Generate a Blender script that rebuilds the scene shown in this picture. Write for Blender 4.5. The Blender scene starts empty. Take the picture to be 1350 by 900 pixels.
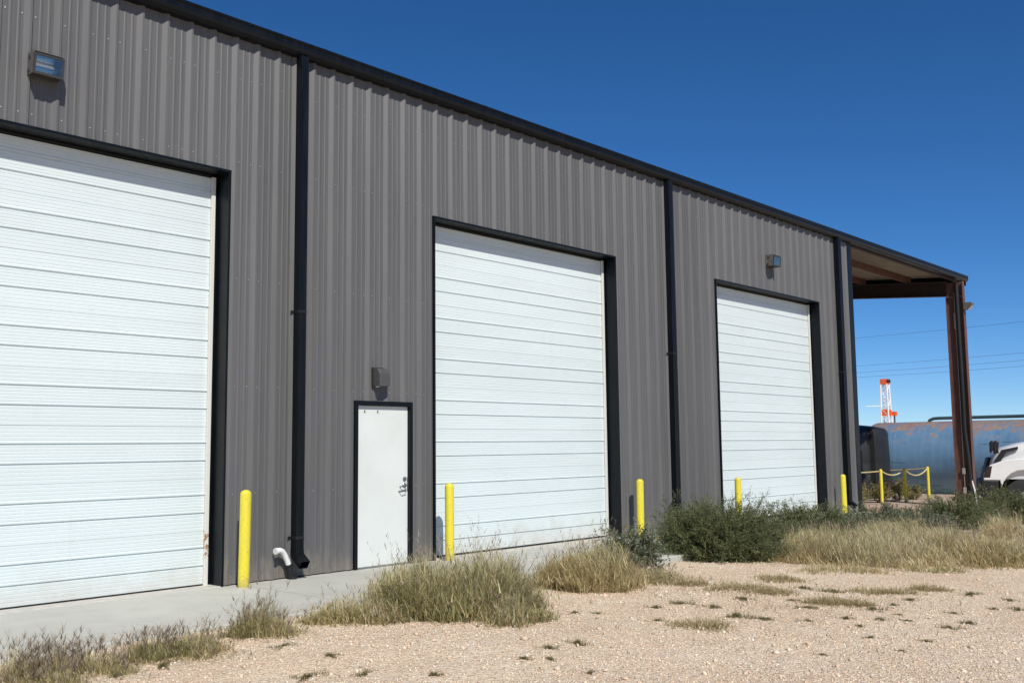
import bpy, math, random
import numpy as np
from mathutils import Vector, Matrix

random.seed(7)
S = bpy.context.scene
COL = S.collection

# ------------------------------------------------------------------ camera, sky, sun, exposure
CAM_LOC = Vector((0.0, -10.404, 1.5717))
PSI, TH, RO = 0.832, 0.1052, -0.0106
Fv = Vector((math.sin(PSI)*math.cos(TH), math.cos(PSI)*math.cos(TH), math.sin(TH)))
Rv = Vector((math.cos(PSI), -math.sin(PSI), 0))
Uv = Rv.cross(Fv)
R2 = Rv*math.cos(RO) + Uv*math.sin(RO)
U2 = -Rv*math.sin(RO) + Uv*math.cos(RO)
cd = bpy.data.cameras.new('camera'); cam = bpy.data.objects.new('camera', cd); COL.objects.link(cam)
cam.matrix_world = Matrix(((R2.x, U2.x, -Fv.x, CAM_LOC.x), (R2.y, U2.y, -Fv.y, CAM_LOC.y), (R2.z, U2.z, -Fv.z, CAM_LOC.z), (0, 0, 0, 1)))
cd.sensor_width = 36; cd.lens = 34.945; cd.clip_start = 0.1; cd.clip_end = 20000
S.camera = cam

LIGHT = Vector((0.53, 1.0, -1.14)).normalized()          # the way the sunlight travels
SUN_EL = math.asin(-LIGHT.z)
SUN_AZ = math.atan2(-LIGHT.x, -LIGHT.y)
W = bpy.data.worlds.new('World'); S.world = W; W.use_nodes = True
wn = W.node_tree.nodes; wn.clear()
wo = wn.new('ShaderNodeOutputWorld'); wb = wn.new('ShaderNodeBackground'); ws = wn.new('ShaderNodeTexSky')
ws.sky_type = 'NISHITA'; ws.sun_disc = False
ws.sun_elevation = SUN_EL; ws.sun_rotation = SUN_AZ
ws.altitude = 900; ws.air_density = 0.7; ws.dust_density = 0.0; ws.ozone_density = 8.0
wb.inputs['Strength'].default_value = 0.106
wh = wn.new('ShaderNodeHueSaturation'); wh.inputs['Saturation'].default_value = 1.15
W.node_tree.links.new(ws.outputs[0], wh.inputs['Color']); W.node_tree.links.new(wh.outputs[0], wb.inputs[0]); W.node_tree.links.new(wb.outputs[0], wo.inputs[0])
sl = bpy.data.lights.new('sun', 'SUN'); sun = bpy.data.objects.new('sun', sl); COL.objects.link(sun)
sl.energy = 4.6; sl.angle = math.radians(0.53); sl.color = (1.0, 0.955, 0.89)
sun.rotation_euler = LIGHT.to_track_quat('-Z', 'Y').to_euler(); sun.location = (-10, -20, 30)
S.view_settings.view_transform = 'Standard'; S.view_settings.look = 'None'
S.view_settings.exposure = 0.0; S.view_settings.gamma = 1.0; S.view_settings.use_curve_mapping = False
S.render.engine = 'CYCLES'
S.cycles.max_bounces = 6

# ------------------------------------------------------------------ materials
MATS = {}
class NT:
    def __init__(s, name):
        m = bpy.data.materials.new(name); m.use_nodes = True; s.m = m; MATS[name] = m
        s.n = m.node_tree.nodes; s.l = m.node_tree.links; s.b = s.n['Principled BSDF']
    def tc(s, kind='Object'):
        if not hasattr(s, '_tc'): s._tc = s.n.new('ShaderNodeTexCoord')
        return s._tc.outputs[kind]
    def pos(s):
        g = s.n.new('ShaderNodeNewGeometry'); return g.outputs['Position']
    def mapping(s, src, scale):
        mp = s.n.new('ShaderNodeMapping'); mp.inputs['Scale'].default_value = scale; s.l.new(src, mp.inputs[0]); return mp.outputs[0]
    def noise(s, src, scale, detail=4, rough=.55):
        t = s.n.new('ShaderNodeTexNoise'); t.inputs['Scale'].default_value = scale; t.inputs['Detail'].default_value = detail
        t.inputs['Roughness'].default_value = rough; s.l.new(src, t.inputs['Vector']); return t.outputs['Fac']
    def voro(s, src, scale, out='Color', feat='F1'):
        t = s.n.new('ShaderNodeTexVoronoi'); t.feature = feat; t.inputs['Scale'].default_value = scale; s.l.new(src, t.inputs['Vector']); return t.outputs[out]
    def ramp(s, src, stops, interp='LINEAR'):
        r = s.n.new('ShaderNodeValToRGB'); r.color_ramp.interpolation = interp
        e = r.color_ramp.elements
        while len(e) < len(stops): e.new(0.5)
        for k, (p, c) in enumerate(stops):
            e[k].position = p; e[k].color = (c[0], c[1], c[2], 1) if not isinstance(c, (int, float)) else (c, c, c, 1)
        s.l.new(src, r.inputs[0]); return r.outputs[0]
    def mix(s, fac, a, b, mode='MIX'):
        x = s.n.new('ShaderNodeMix'); x.data_type = 'RGBA'; x.blend_type = mode
        for sock, v in ((x.inputs[0], fac), (x.inputs[6], a), (x.inputs[7], b)):
            if isinstance(v, (int, float)): sock.default_value = v
            elif isinstance(v, tuple): sock.default_value = (v[0], v[1], v[2], 1)
            else: s.l.new(v, sock)
        return x.outputs[2]
    def math(s, op, a, b=0.0):
        x = s.n.new('ShaderNodeMath'); x.operation = op
        for sock, v in ((x.inputs[0], a), (x.inputs[1], b)):
            if isinstance(v, (int, float)): sock.default_value = v
            else: s.l.new(v, sock)
        return x.outputs[0]
    def set(s, key, v):
        sock = s.b.inputs[key]
        if isinstance(v, (int, float)): sock.default_value = v
        elif isinstance(v, tuple): sock.default_value = (v[0], v[1], v[2], 1)
        else: s.l.new(v, sock)
        return s
    def bump(s, h, strength=.3, dist=.01):
        b = s.n.new('ShaderNodeBump'); b.inputs['Strength'].default_value = strength; b.inputs['Distance'].default_value = dist
        s.l.new(h, b.inputs['Height']); s.l.new(b.outputs[0], s.b.inputs['Normal']); return s
    def rnd(s):
        o = s.n.new('ShaderNodeObjectInfo'); return o.outputs['Random']

def plain(name, col, rough=.5, metal=0.0, var=.12, scale=6.0, spec=.5, bump=0.0):
    t = NT(name); p = t.pos(); n = t.noise(p, scale, 5)
    c = t.mix(t.ramp(n, [(.3, 0.0), (.7, 1.0)]), tuple(x*(1-var) for x in col), tuple(min(1, x*(1+var)) for x in col))
    t.set('Base Color', c).set('Roughness', rough).set('Metallic', metal)
    t.b.inputs['Specular IOR Level'].default_value = spec
    if bump: t.bump(t.noise(p, scale*8, 3), .4, bump)
    return t.m

# wall sheeting: satin grey paint with faint dusty streaks running down
t = NT('panel_grey'); p = t.pos()
st = t.noise(t.mapping(p, (9, 9, .35)), 1.6, 4); bl = t.noise(p, .6, 3)
c1 = t.mix(t.ramp(st, [(.35, 0), (.7, 1)]), (.0955, .0940, .0915), (.1140, .1115, .1080))
c2 = t.mix(t.math('MULTIPLY', t.ramp(bl, [(.4, 0), (.75, 1)]), .35), c1, (.121, .1175, .111))
rv = t.math('ADD', t.math('MULTIPLY', t.rnd(), .15), .93)
c3 = t.mix(1.0, c2, rv, 'MULTIPLY')
zs_ = t.n.new('ShaderNodeSeparateXYZ'); t.l.new(p, zs_.inputs[0])
dz = t.math('SUBTRACT', t.math('MULTIPLY', t.noise(t.mapping(p, (7, 7, 2)), 1.5, 5, .65), 1.15), t.math('MULTIPLY', zs_.outputs[2], .9))
c3 = t.mix(t.math('MULTIPLY', t.ramp(dz, [(.30, 0), (.62, 1)]), .38), c3, (.30, .25, .19))
t.set('Base Color', c3).set('Roughness', t.ramp(st, [(.3, .48), (.7, .60)])); t.b.inputs['Specular IOR Level'].default_value = .6
t.bump(t.noise(t.mapping(p, (3, 3, .8)), 2.0, 2), .25, .006)

t = NT('trim_black'); p = t.pos(); n = t.noise(t.mapping(p, (6, 6, .8)), 2, 4)
t.set('Base Color', t.mix(t.ramp(n, [(.35, 0), (.75, 1)]), (.0035, .0055, .0080), (.0075, .0095, .0115))).set('Roughness', t.ramp(n, [(.3, .30), (.7, .45)])); t.b.inputs['Specular IOR Level'].default_value = .20
t.bump(t.noise(p, 3, 2), .15, .004)

t = NT('door_white'); p = t.pos(); n = t.noise(t.mapping(p, (.8, 1, 5)), .9, 5); n2 = t.noise(t.mapping(p, (5, 5, .6)), 1.3, 5, .6); n5 = t.noise(p, 2.6, 6, .65)
zs_ = t.n.new('ShaderNodeSeparateXYZ'); t.l.new(p, zs_.inputs[0])
c = t.mix(t.math('MULTIPLY', t.ramp(n, [(.35, 0), (.8, 1)]), .7), (.685, .755, .74), (.635, .70, .68))
c = t.mix(t.math('MULTIPLY', t.ramp(n2, [(.60, 0), (.85, 1)]), .16), c, (.50, .49, .44))
c = t.mix(t.math('MULTIPLY', t.ramp(n5, [(.60, 0), (.78, 1)]), .12), c, (.46, .42, .36))
gr = t.math('SUBTRACT', t.math('MULTIPLY', n5, .9), t.math('MULTIPLY', zs_.outputs[2], .85))
c = t.mix(t.math('MULTIPLY', t.ramp(gr, [(.15, 0), (.45, 1)]), .42), c, (.50, .44, .36))
c = t.mix(1.0, c, t.math('ADD', t.math('MULTIPLY', t.rnd(), .05), .965), 'MULTIPLY')
t.set('Base Color', c).set('Roughness', .45)
t.bump(t.noise(t.mapping(p, (1, 1, .5)), 1.1, 2), .18, .006)

t = NT('leaf_white'); p = t.pos(); n = t.noise(p, 1.7, 4)
t.set('Base Color', t.mix(t.ramp(n, [(.35, 0), (.75, 1)]), (.71, .735, .69), (.645, .67, .62))).set('Roughness', .45)

t = NT('strip_cream'); p = t.pos()
rn = t.noise(p, 24, 5); zz = t.n.new('ShaderNodeSeparateXYZ'); t.l.new(p, zz.inputs[0])
band = t.math('MULTIPLY', t.math('LESS_THAN', zz.outputs[2], .64), t.math('GREATER_THAN', zz.outputs[2], .30))
left = t.math('LESS_THAN', zz.outputs[0], 8.0)
mk = t.math('MULTIPLY', t.math('MULTIPLY', band, left), t.math('GREATER_THAN', rn, .535))
t.set('Base Color', t.mix(mk, (.68, .665, .60), (.36, .21, .12))).set('Roughness', .6)

t = NT('concrete'); p = t.pos()
n1 = t.noise(p, .55, 5); n2 = t.noise(p, 3.2, 6); n3 = t.noise(t.mapping(p, (.4, 3, 1)), 1.3, 4); n4 = t.noise(p, 110, 2)
c = t.mix(t.ramp(n1, [(.32, 0), (.7, 1)]), (.44, .44, .39), (.52, .515, .45))
c = t.mix(t.math('MULTIPLY', t.ramp(n2, [(.45, 0), (.8, 1)]), .5), c, (.38, .37, .32))
c = t.mix(t.math('MULTIPLY', t.ramp(n3, [(.52, 0), (.8, 1)]), .35), c, (.54, .51, .455))
c = t.mix(t.math('MULTIPLY', t.ramp(n4, [(.5, 0), (.8, 1)]), .25), c, (.28, .27, .25))
n7 = t.noise(t.mapping(p, (1, 1, 1)), 1.5, 6, .68); c = t.mix(t.math('MULTIPLY', t.ramp(n7, [(.60, 0), (.70, 1)]), .30), c, (.30, .27, .22))
n8 = t.noise(t.mapping(p, (2.2, .35, 1)), 1.1, 4); c = t.mix(t.math('MULTIPLY', t.ramp(n8, [(.58, 0), (.72, 1)]), .22), c, (.27, .255, .235))
t.set('Base Color', c).set('Roughness', .88); t.b.inputs['Specular IOR Level'].default_value = .25
t.bump(t.math('ADD', n4, t.math('MULTIPLY', n2, .8)), .35, .004)

t = NT('sill_concrete'); p = t.pos(); n = t.noise(p, 7, 5)
t.set('Base Color', t.mix(t.ramp(n, [(.35, 0), (.7, 1)]), (.45, .43, .38), (.56, .54, .48))).set('Roughness', .9); t.bump(t.noise(p, 60, 3), .4, .004)

t = NT('gravel_ground'); p = t.pos()
n1 = t.noise(p, .45, 5); n2 = t.noise(p, 2.3, 5); n3 = t.noise(p, 17, 4); v1 = t.voro(p, 75, 'Color'); v2 = t.voro(p, 34, 'Color')
c = t.mix(t.ramp(n1, [(.35, 0), (.68, 1)]), (.72, .53, .355), (.78, .63, .45))
c = t.mix(t.math('MULTIPLY', t.ramp(n2, [(.45, 0), (.72, 1)]), .55), c, (.80, .68, .52))
c = t.mix(t.math('MULTIPLY', t.ramp(n3, [(.5, 0), (.75, 1)]), .4), c, (.56, .39, .235))
n0 = t.noise(t.mapping(p, (.35, 1.3, 1)), .55, 4, .6)
c = t.mix(t.math('MULTIPLY', t.ramp(n0, [(.42, 0), (.66, 1)]), .55), c, (.66, .47, .32))
n6 = t.noise(p, 1.1, 6, .7)
c = t.mix(t.math('MULTIPLY', t.ramp(n6, [(.56, 0), (.74, 1)]), .45), c, (.80, .69, .53))
sp = t.n.new('ShaderNodeSeparateColor'); t.l.new(v1, sp.inputs[0]); sp2 = t.n.new('ShaderNodeSeparateColor'); t.l.new(v2, sp2.inputs[0])
c = t.mix(t.math('MULTIPLY', t.ramp(sp.outputs[0], [(.66, 0), (.72, 1)]), .5), c, (.82, .71, .54))
c = t.mix(t.math('MULTIPLY', t.ramp(sp.outputs[1], [(.80, 0), (.84, 1)]), .6), c, (.28, .20, .145))
c = t.mix(t.math('MULTIPLY', t.ramp(sp2.outputs[0], [(.90, 0), (.92, 1)]), .5), c, (.82, .74, .62))
t.set('Base Color', c).set('Roughness', .95); t.b.inputs['Specular IOR Level'].default_value = .15
hh = t.math('ADD', t.math('MULTIPLY', t.voro(p, 75, 'Distance'), -1.0), t.math('MULTIPLY', t.voro(p, 34, 'Distance'), -1.2))
hh = t.math('ADD', hh, t.math('MULTIPLY', n3, 1.2))
t.bump(hh, .9, .012)

def attr_mat(name, rough=.8, trans=0.0, spec=.25):
    t = NT(name); a = t.n.new('ShaderNodeAttribute'); a.attribute_name = 'Col'
    t.l.new(a.outputs['Color'], t.b.inputs['Base Color']); t.b.inputs['Roughness'].default_value = rough
    t.b.inputs['Specular IOR Level'].default_value = spec
    if trans:
        tr = t.n.new('ShaderNodeBsdfTranslucent'); t.l.new(a.outputs['Color'], tr.inputs[0])
        ms = t.n.new('ShaderNodeMixShader'); ms.inputs[0].default_value = trans
        out = t.n['Material Output']; t.l.new(t.b.outputs[0], ms.inputs[1]); t.l.new(tr.outputs[0], ms.inputs[2]); t.l.new(ms.outputs[0], out.inputs[0])
    return t.m
attr_mat('plant', .6, .38); attr_mat('stone', .92, 0, .15)

t = NT('yellow_plastic'); p = t.tc('Object'); n = t.noise(t.mapping(p, (5, 5, 1.2)), 3, 5); n2 = t.noise(p, 38, 5, .65); oz = t.n.new('ShaderNodeSeparateXYZ'); t.l.new(p, oz.inputs[0])
c = t.mix(t.ramp(n, [(.35, 0), (.75, 1)]), (.74, .635, .035), (.66, .555, .05))
c = t.mix(t.math('MULTIPLY', t.ramp(n2, [(.56, 0), (.66, 1)]), .55), c, (.42, .34, .10))
dd_ = t.math('SUBTRACT', t.math('MULTIPLY', n2, .5), t.math('MULTIPLY', oz.outputs[2], 1.1))
c = t.mix(t.math('MULTIPLY', t.ramp(dd_, [(.05, 0), (.22, 1)]), .6), c, (.38, .29, .13))
t.set('Base Color', c).set('Roughness', t.ramp(n, [(.3, .38), (.7, .6)])); t.bump(n2, .1, .003)

t = NT('tank_blue'); p = t.tc('Object')
sx = t.n.new('ShaderNodeSeparateXYZ'); t.l.new(p, sx.inputs[0])
n1 = t.noise(t.mapping(p, (1, .8, 1)), 1.1, 6, .62); n2 = t.noise(p, 4.5, 6, .65); n3 = t.noise(t.mapping(p, (1, 6, .5)), 1.2, 4)
c = t.mix(t.ramp(n1, [(.35, 0), (.7, 1)]), (.085, .180, .300), (.140, .255, .380))
c = t.mix(t.math('MULTIPLY', t.ramp(n3, [(.45, 0), (.8, 1)]), .6), c, (.16, .29, .40))
hgt = t.ramp(sx.outputs[2], [(0.0, 0), (1.0, 1)])
rm = t.math('ADD', t.math('MULTIPLY', n2, .6), t.math('MULTIPLY', n1, .5))
top = t.n.new('ShaderNodeMapRange'); top.inputs['From Min'].default_value = .2; top.inputs['From Max'].default_value = 1.5; top.inputs['To Min'].default_value = -.07; top.inputs['To Max'].default_value = .17
t.l.new(sx.outputs[2], top.inputs['Value'])
rk = t.ramp(t.math('ADD', rm, top.outputs[0]), [(.63, 0), (.70, 1)])
rc = t.mix(t.ramp(n2, [(.4, 0), (.65, 1)]), (.25, .12, .085), (.32, .23, .16))
c = t.mix(t.math('MULTIPLY', rk, .9), c, rc)
sc = t.ramp(t.noise(t.mapping(p, (1, .5, 9)), 1.6, 3), [(.66, 0), (.70, 1)])
c = t.mix(t.math('MULTIPLY', sc, .7), c, (.03, .045, .06))
t.set('Base Color', c).set('Roughness', .6); t.bump(n2, .25, .01)

plain('primer_red', (.112, .052, .039), .6, 0, .18, 5)
plain('primer_shaded', (.022, .012, .011), .6, 0, .18, 5)  # primer blackened: the shade under the canopy roof is put into the colour
plain('roof_underside', (.33, .30, .255), .6, 0, .12, 2)
plain('roof_metal', (.42, .43, .42), .4, .3, .08, 2)
plain('tank_black', (.016, .017, .018), .5, 0, .2, 3)
plain('pvc_white', (.78, .78, .75), .4, 0, .05, 9)
plain('rubber_black', (.0075, .0075, .008), .55, 0, .2, 9)
plain('steel_grey', (.30, .30, .29), .35, .8, .15, 20)
plain('screw_zinc', (.45, .45, .44), .35, .6, .1, 20)
plain('housing_bronze', (.040, .036, .031), .5, 0, .15, 9)
plain('housing_side', (.115, .108, .098), .55, 0, .12, 9)
plain('sconce_grey', (.075, .074, .072), .55, 0, .12, 9)
plain('rope_yellow', (.62, .53, .24), .8, 0, .2, 30)
plain('galvanised', (.42, .42, .40), .45, .4, .1, 15)
plain('truck_white', (.72, .72, .70), .3, 0, .04, 3)
plain('tyre_black', (.02, .02, .02), .85, 0, .2, 12)
plain('chrome', (.55, .55, .55), .2, .9, .05, 8)
plain('mast_white', (.75, .75, .73), .5, 0, .05, 1)
plain('mast_orange', (.72, .12, .03), .5, 0, .08, 1)
plain('pipe_teal', (.05, .085, .095), .5, 0, .2, 4)
plain('wire_dark', (.03, .03, .035), .6, 0, .1, 1)
plain('pole_wood', (.12, .08, .055), .9, 0, .2, 6)
plain('kerb_earth', (.42, .32, .24), .95, 0, .18, 5, .2, .01)
plain('sticker_dark', (.10, .10, .10), .6)
t = NT('lens_glass'); t.set('Base Color', (.80, .84, .86)).set('Roughness', .03); t.b.inputs['Transmission Weight'].default_value = 1.0; t.b.inputs['IOR'].default_value = 1.5; t.b.inputs['Coat Weight'].default_value = 1.0
plain('reflector', (.80, .77, .70), .24, 1.0, .05, 14)
plain('headlight_dark', (.030, .017, .016), .12, 0, .3, 8)
plain('window_glass', (.02, .025, .03), .06, 0, .05, 3)

# ------------------------------------------------------------------ mesh helpers
class MB:
    def __init__(s): s.v = []; s.f = []
    def box(s, x0, x1, y0, y1, z0, z1):
        b = len(s.v)
        s.v += [(x0,y0,z0),(x1,y0,z0),(x1,y1,z0),(x0,y1,z0),(x0,y0,z1),(x1,y0,z1),(x1,y1,z1),(x0,y1,z1)]
        s.f += [(b+3,b+2,b+1,b),(b+4,b+5,b+6,b+7),(b,b+1,b+5,b+4),(b+1,b+2,b+6,b+5),(b+2,b+3,b+7,b+6),(b+3,b,b+4,b+7)]
        return s
    def prism(s, poly, axis, a, c):
        """poly: list of 2-D points in the two other axes (cyclic order x,y,z without axis), extruded from a to c"""
        b = len(s.v); n = len(poly)
        def mk(q, w):
            if axis == 'x': return (w, q[0], q[1])
            if axis == 'y': return (q[0], w, q[1])
            return (q[0], q[1], w)
        for w in (a, c): s.v += [mk(q, w) for q in poly]
        for i in range(n):
            j = (i+1) % n; s.f.append((b+i, b+j, b+n+j, b+n+i))
        s.f.append(tuple(b+i for i in range(n-1, -1, -1))); s.f.append(tuple(b+n+i for i in range(n)))
        return s
    def tube(s, path, r, n=10, cap=True):
        b = len(s.v); P = [Vector(q) for q in path]; m = len(P)
        rr = r if isinstance(r, (list, tuple)) else [r]*m
        up = None
        for i in range(m):
            d = (P[min(i+1, m-1)] - P[max(i-1, 0)]).normalized()
            if up is None:
                up = Vector((0, 0, 1)) if abs(d.z) < .9 else Vector((1, 0, 0))
            e1 = d.cross(up).normalized(); e2 = e1.cross(d).normalized(); up = e2
            for k in range(n):
                a = 2*math.pi*k/n; s.v.append(tuple(P[i] + (e1*math.cos(a) + e2*math.sin(a))*rr[i]))
        for i in range(m-1):
            for k in range(n):
                j = (k+1) % n; s.f.append((b+i*n+k, b+i*n+j, b+(i+1)*n+j, b+(i+1)*n+k))
        if cap:
            s.f.append(tuple(b+k for k in range(n-1, -1, -1))); s.f.append(tuple(b+(m-1)*n+k for k in range(n)))
        return s
    def lathe(s, prof, c=(0, 0, 0), n=24, axis='z'):
        b = len(s.v); m = len(prof)
        for (r, h) in prof:
            for k in range(n):
                a = 2*math.pi*k/n; u, w = r*math.cos(a), r*math.sin(a)
                q = (u, w, h) if axis == 'z' else ((h, u, w) if axis == 'x' else (u, h, w))
                s.v.append((c[0]+q[0], c[1]+q[1], c[2]+q[2]))
        for i in range(m-1):
            for k in range(n):
                j = (k+1) % n
                s.f.append((b+i*n+k, b+i*n+j, b+(i+1)*n+j, b+(i+1)*n+k))
        s.f.append(tuple(b+k for k in range(n-1, -1, -1))); s.f.append(tuple(b+(m-1)*n+k for k in range(n)))
        return s
    def mesh(s, name, fix=True):
        me = bpy.data.meshes.new(name); me.from_pydata(s.v, [], s.f); me.validate()
        if fix:
            import bmesh
            bm = bmesh.new(); bm.from_mesh(me); bmesh.ops.recalc_face_normals(bm, faces=bm.faces); bm.to_mesh(me); bm.free()
        return me

def link(name, me, mat, parent=None, smooth=False, bevel=0.0):
    o = bpy.data.objects.new(name, me); COL.objects.link(o)
    if mat and not me.materials: me.materials.append(MATS[mat])
    if parent: o.parent = parent
    if smooth:
        for pl in me.polygons: pl.use_smooth = True
        try: me.set_sharp_from_angle(angle=math.radians(40))
        except Exception: pass
    if bevel:
        bv = o.modifiers.new('bevel', 'BEVEL'); bv.width = bevel; bv.segments = 2; bv.limit_method = 'ANGLE'; bv.angle_limit = math.radians(35)
    return o
def obj(name, mb, mat, parent=None, smooth=False, bevel=0.0): return link(name, mb.mesh(name), mat, parent, smooth, bevel)
def empty(name, loc=(0, 0, 0), rz=0.0, parent=None):
    o = bpy.data.objects.new(name, None); COL.objects.link(o); o.location = loc; o.rotation_euler.z = rz; o.empty_display_size = .2
    if parent: o.parent = parent
    return o
def tag(o, label=None, cat=None, group=None, kind=None):
    if label: o['label'] = label
    if cat: o['category'] = cat
    if group: o['group'] = group
    if kind: o['kind'] = kind
    return o
def copy_tree(o, parent=None):
    c = o.copy(); COL.objects.link(c)
    if parent: c.parent = parent
    for ch in list(o.children): copy_tree(ch, c)
    return c

def ground_z(x): return -.05 - .0235*np.clip(np.asarray(x, float)-8, 0, 32)
def apron_z(x): return -.008*max(0.0, x-9)

# ------------------------------------------------------------------ ground
rng = np.random.default_rng(11)
def vnoise(x, y, sc, seed):
    r = np.random.default_rng(seed); T = r.random((256, 256)); u = x*sc; v = y*sc
    i = np.floor(u).astype(int); j = np.floor(v).astype(int); fu = u-i; fv = v-j
    fu = fu*fu*(3-2*fu); fv = fv*fv*(3-2*fv); i &= 255; j &= 255; i1 = (i+1) & 255; j1 = (j+1) & 255
    return (T[i, j]*(1-fu)+T[i1, j]*fu)*(1-fv) + (T[i, j1]*(1-fu)+T[i1, j1]*fu)*fv - .5
def relief(x, y):
    h = .05*vnoise(x+50, y+50, .45, 1) + .03*vnoise(x+50, y+50, 1.6, 2) + .014*vnoise(x+50, y+50, 6, 3) + .008*vnoise(x+50, y+50, 17, 4)
    k = np.clip((x+3)/4, 0, 1)*np.clip((34-x)/8, 0, 1)*np.clip((y+16)/4, 0, 1)*np.clip((-1.75-y)/.5, 0, 1)
    return h*k
def gz(x, y):
    return float(ground_z(x) + relief(np.array([x*1.0]), np.array([y*1.0]))[0])
xs = np.concatenate([[-6000, -1500, -400, -120, -40, -15, -6, -2, 0, 1.5], np.arange(2.5, 16, .05), np.arange(16, 30, .14), np.arange(30, 62, 1.6), [80, 120, 250, 600, 1500, 6000]])
ys = np.concatenate([[-6000, -1500, -400, -120, -50, -25, -16, -12, -10], np.arange(-9, -1.2, .05), [0, 3, 7, 12, 20, 40, 80, 200, 600, 1500, 6000]])
X, Y = np.meshgrid(xs, ys, indexing='ij'); Z = ground_z(X) + relief(X, Y)
nv = X.size; V = np.stack([X.ravel(), Y.ravel(), Z.ravel()], 1)
a, b = np.meshgrid(np.arange(len(xs)-1), np.arange(len(ys)-1), indexing='ij'); i0 = (a*len(ys)+b).ravel()
FQ = np.stack([i0, i0+len(ys), i0+len(ys)+1, i0+1], 1)
def np_mesh(name, V, faces_list, cols=None):
    """faces_list: arrays (n,k)"""
    me = bpy.data.meshes.new(name); me.vertices.add(len(V)); me.vertices.foreach_set('co', np.ascontiguousarray(V, dtype=np.float32).ravel())
    li = np.concatenate([f.ravel() for f in faces_list]).astype(np.int32)
    tot = np.concatenate([np.full(len(f), f.shape[1]) for f in faces_list]).astype(np.int32)
    st = np.concatenate([[0], np.cumsum(tot)[:-1]]).astype(np.int32)
    me.loops.add(len(li)); me.loops.foreach_set('vertex_index', li)
    me.polygons.add(len(tot)); me.polygons.foreach_set('loop_start', st); me.polygons.foreach_set('loop_total', tot)
    me.update(calc_edges=True)
    if cols is not None:
        at = me.color_attributes.new('Col', 'FLOAT_COLOR', 'POINT')
        at.data.foreach_set('color', np.concatenate([cols, np.ones((len(cols), 1))], 1).astype(np.float32).ravel())
    return me
gm = np_mesh('ground', V, [FQ]); gm.polygons.foreach_set('use_smooth', np.ones(len(gm.polygons), bool))
tag(link('ground', gm, 'gravel_ground'), kind='structure')

# loose stones lying on the gravel
def stones(n, xr, yr, smin, smax, seed, power=2.2):
    r = np.random.default_rng(seed)
    x = r.uniform(*xr, n*3); y = r.uniform(*yr, n*3)
    d = np.hypot(x, y+10.404); keep = (y < -2.32) & (r.random(n*3) < np.clip((9.0/d)**1.6, 0, 1)); x = x[keep][:n]; y = y[keep][:n]; n = len(x)
    s = smin + (smax-smin)*r.random(n)**power
    base = np.array([(1,0,0),(0,1,0),(-1,0,0),(0,-1,0),(0,0,1),(0,0,-1)], float)
    J = base[None] * (1 + r.uniform(-.35, .35, (n, 6, 1))) + r.uniform(-.22, .22, (n, 6, 3))
    J[:, :, 2] *= r.uniform(.4, .8, (n, 1))
    an = r.uniform(0, 6.28, n); ca, sa = np.cos(an)[:, None], np.sin(an)[:, None]
    P = np.stack([J[:, :, 0]*ca - J[:, :, 1]*sa, J[:, :, 0]*sa + J[:, :, 1]*ca, J[:, :, 2]], 2) * s[:, None, None]
    z = ground_z(x) + relief(x, y) + s*.22
    P += np.stack([x, y, z], 1)[:, None, :]
    tri = np.array([(0,1,4),(1,2,4),(2,3,4),(3,0,4),(1,0,5),(2,1,5),(3,2,5),(0,3,5)])
    Fc = (tri[None] + 6*np.arange(n)[:, None, None]).reshape(-1, 3)
    pal = np.array([(.75,.62,.47),(.71,.55,.40),(.65,.49,.35),(.80,.72,.60),(.46,.34,.25),(.73,.58,.43),(.60,.48,.37)])
    c = 1.06*pal[r.choice(len(pal), n, p=[.24,.25,.17,.07,.07,.14,.06])]*r.uniform(.85, 1.12, (n, 1))
    return P.reshape(-1, 3), Fc, np.clip(np.repeat(c, 6, 0), 0, .82)
parts = [stones(60000, (2.6, 17), (-9.2, -2.3), .003, .0135, 5, 2.0), stones(1500, (2.6, 20), (-9.2, -2.3), .012, .026, 6, 2.5), stones(40, (3, 18), (-9, -2.4), .025, .045, 8, 1.8)]
VV, FF, CC, off = [], [], [], 0
for (v, f, c) in parts: VV.append(v); FF.append(f+off); CC.append(c); off += len(v)
r_ = np.random.default_rng(31); ga = stones(2600, (2.6, 14), (-2.5, -2.33), .003, .009, 32)
gv = ga[0].reshape(-1, 6, 3); sh = r_.exponential(.16, len(gv)); nx = gv[:, :, 0].mean(1)
gv[:, :, 2] += (-.012-.008*np.clip(nx-9, 0, 99)+.004 - gv[:, :, 2].mean(1))[:, None]; gv[:, :, 1] += (-2.14+sh - gv[:, :, 1].mean(1))[:, None]
kk = gv[:, :, 1].mean(1) < -.15; VV.append(gv[kk].reshape(-1, 3)); nk = int(kk.sum())
FF.append(ga[1].reshape(-1, 8, 3)[:nk].reshape(-1, 3)+off); CC.append(ga[2].reshape(-1, 6, 3)[kk].reshape(-1, 3)*.8); off += nk*6
tag(link('gravel_stones', np_mesh('gravel_stones', np.concatenate(VV), [np.concatenate(FF)], np.concatenate(CC)), 'stone'),
    'loose pale limestone gravel scattered over the tan ground', 'gravel', kind='stuff')

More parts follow.
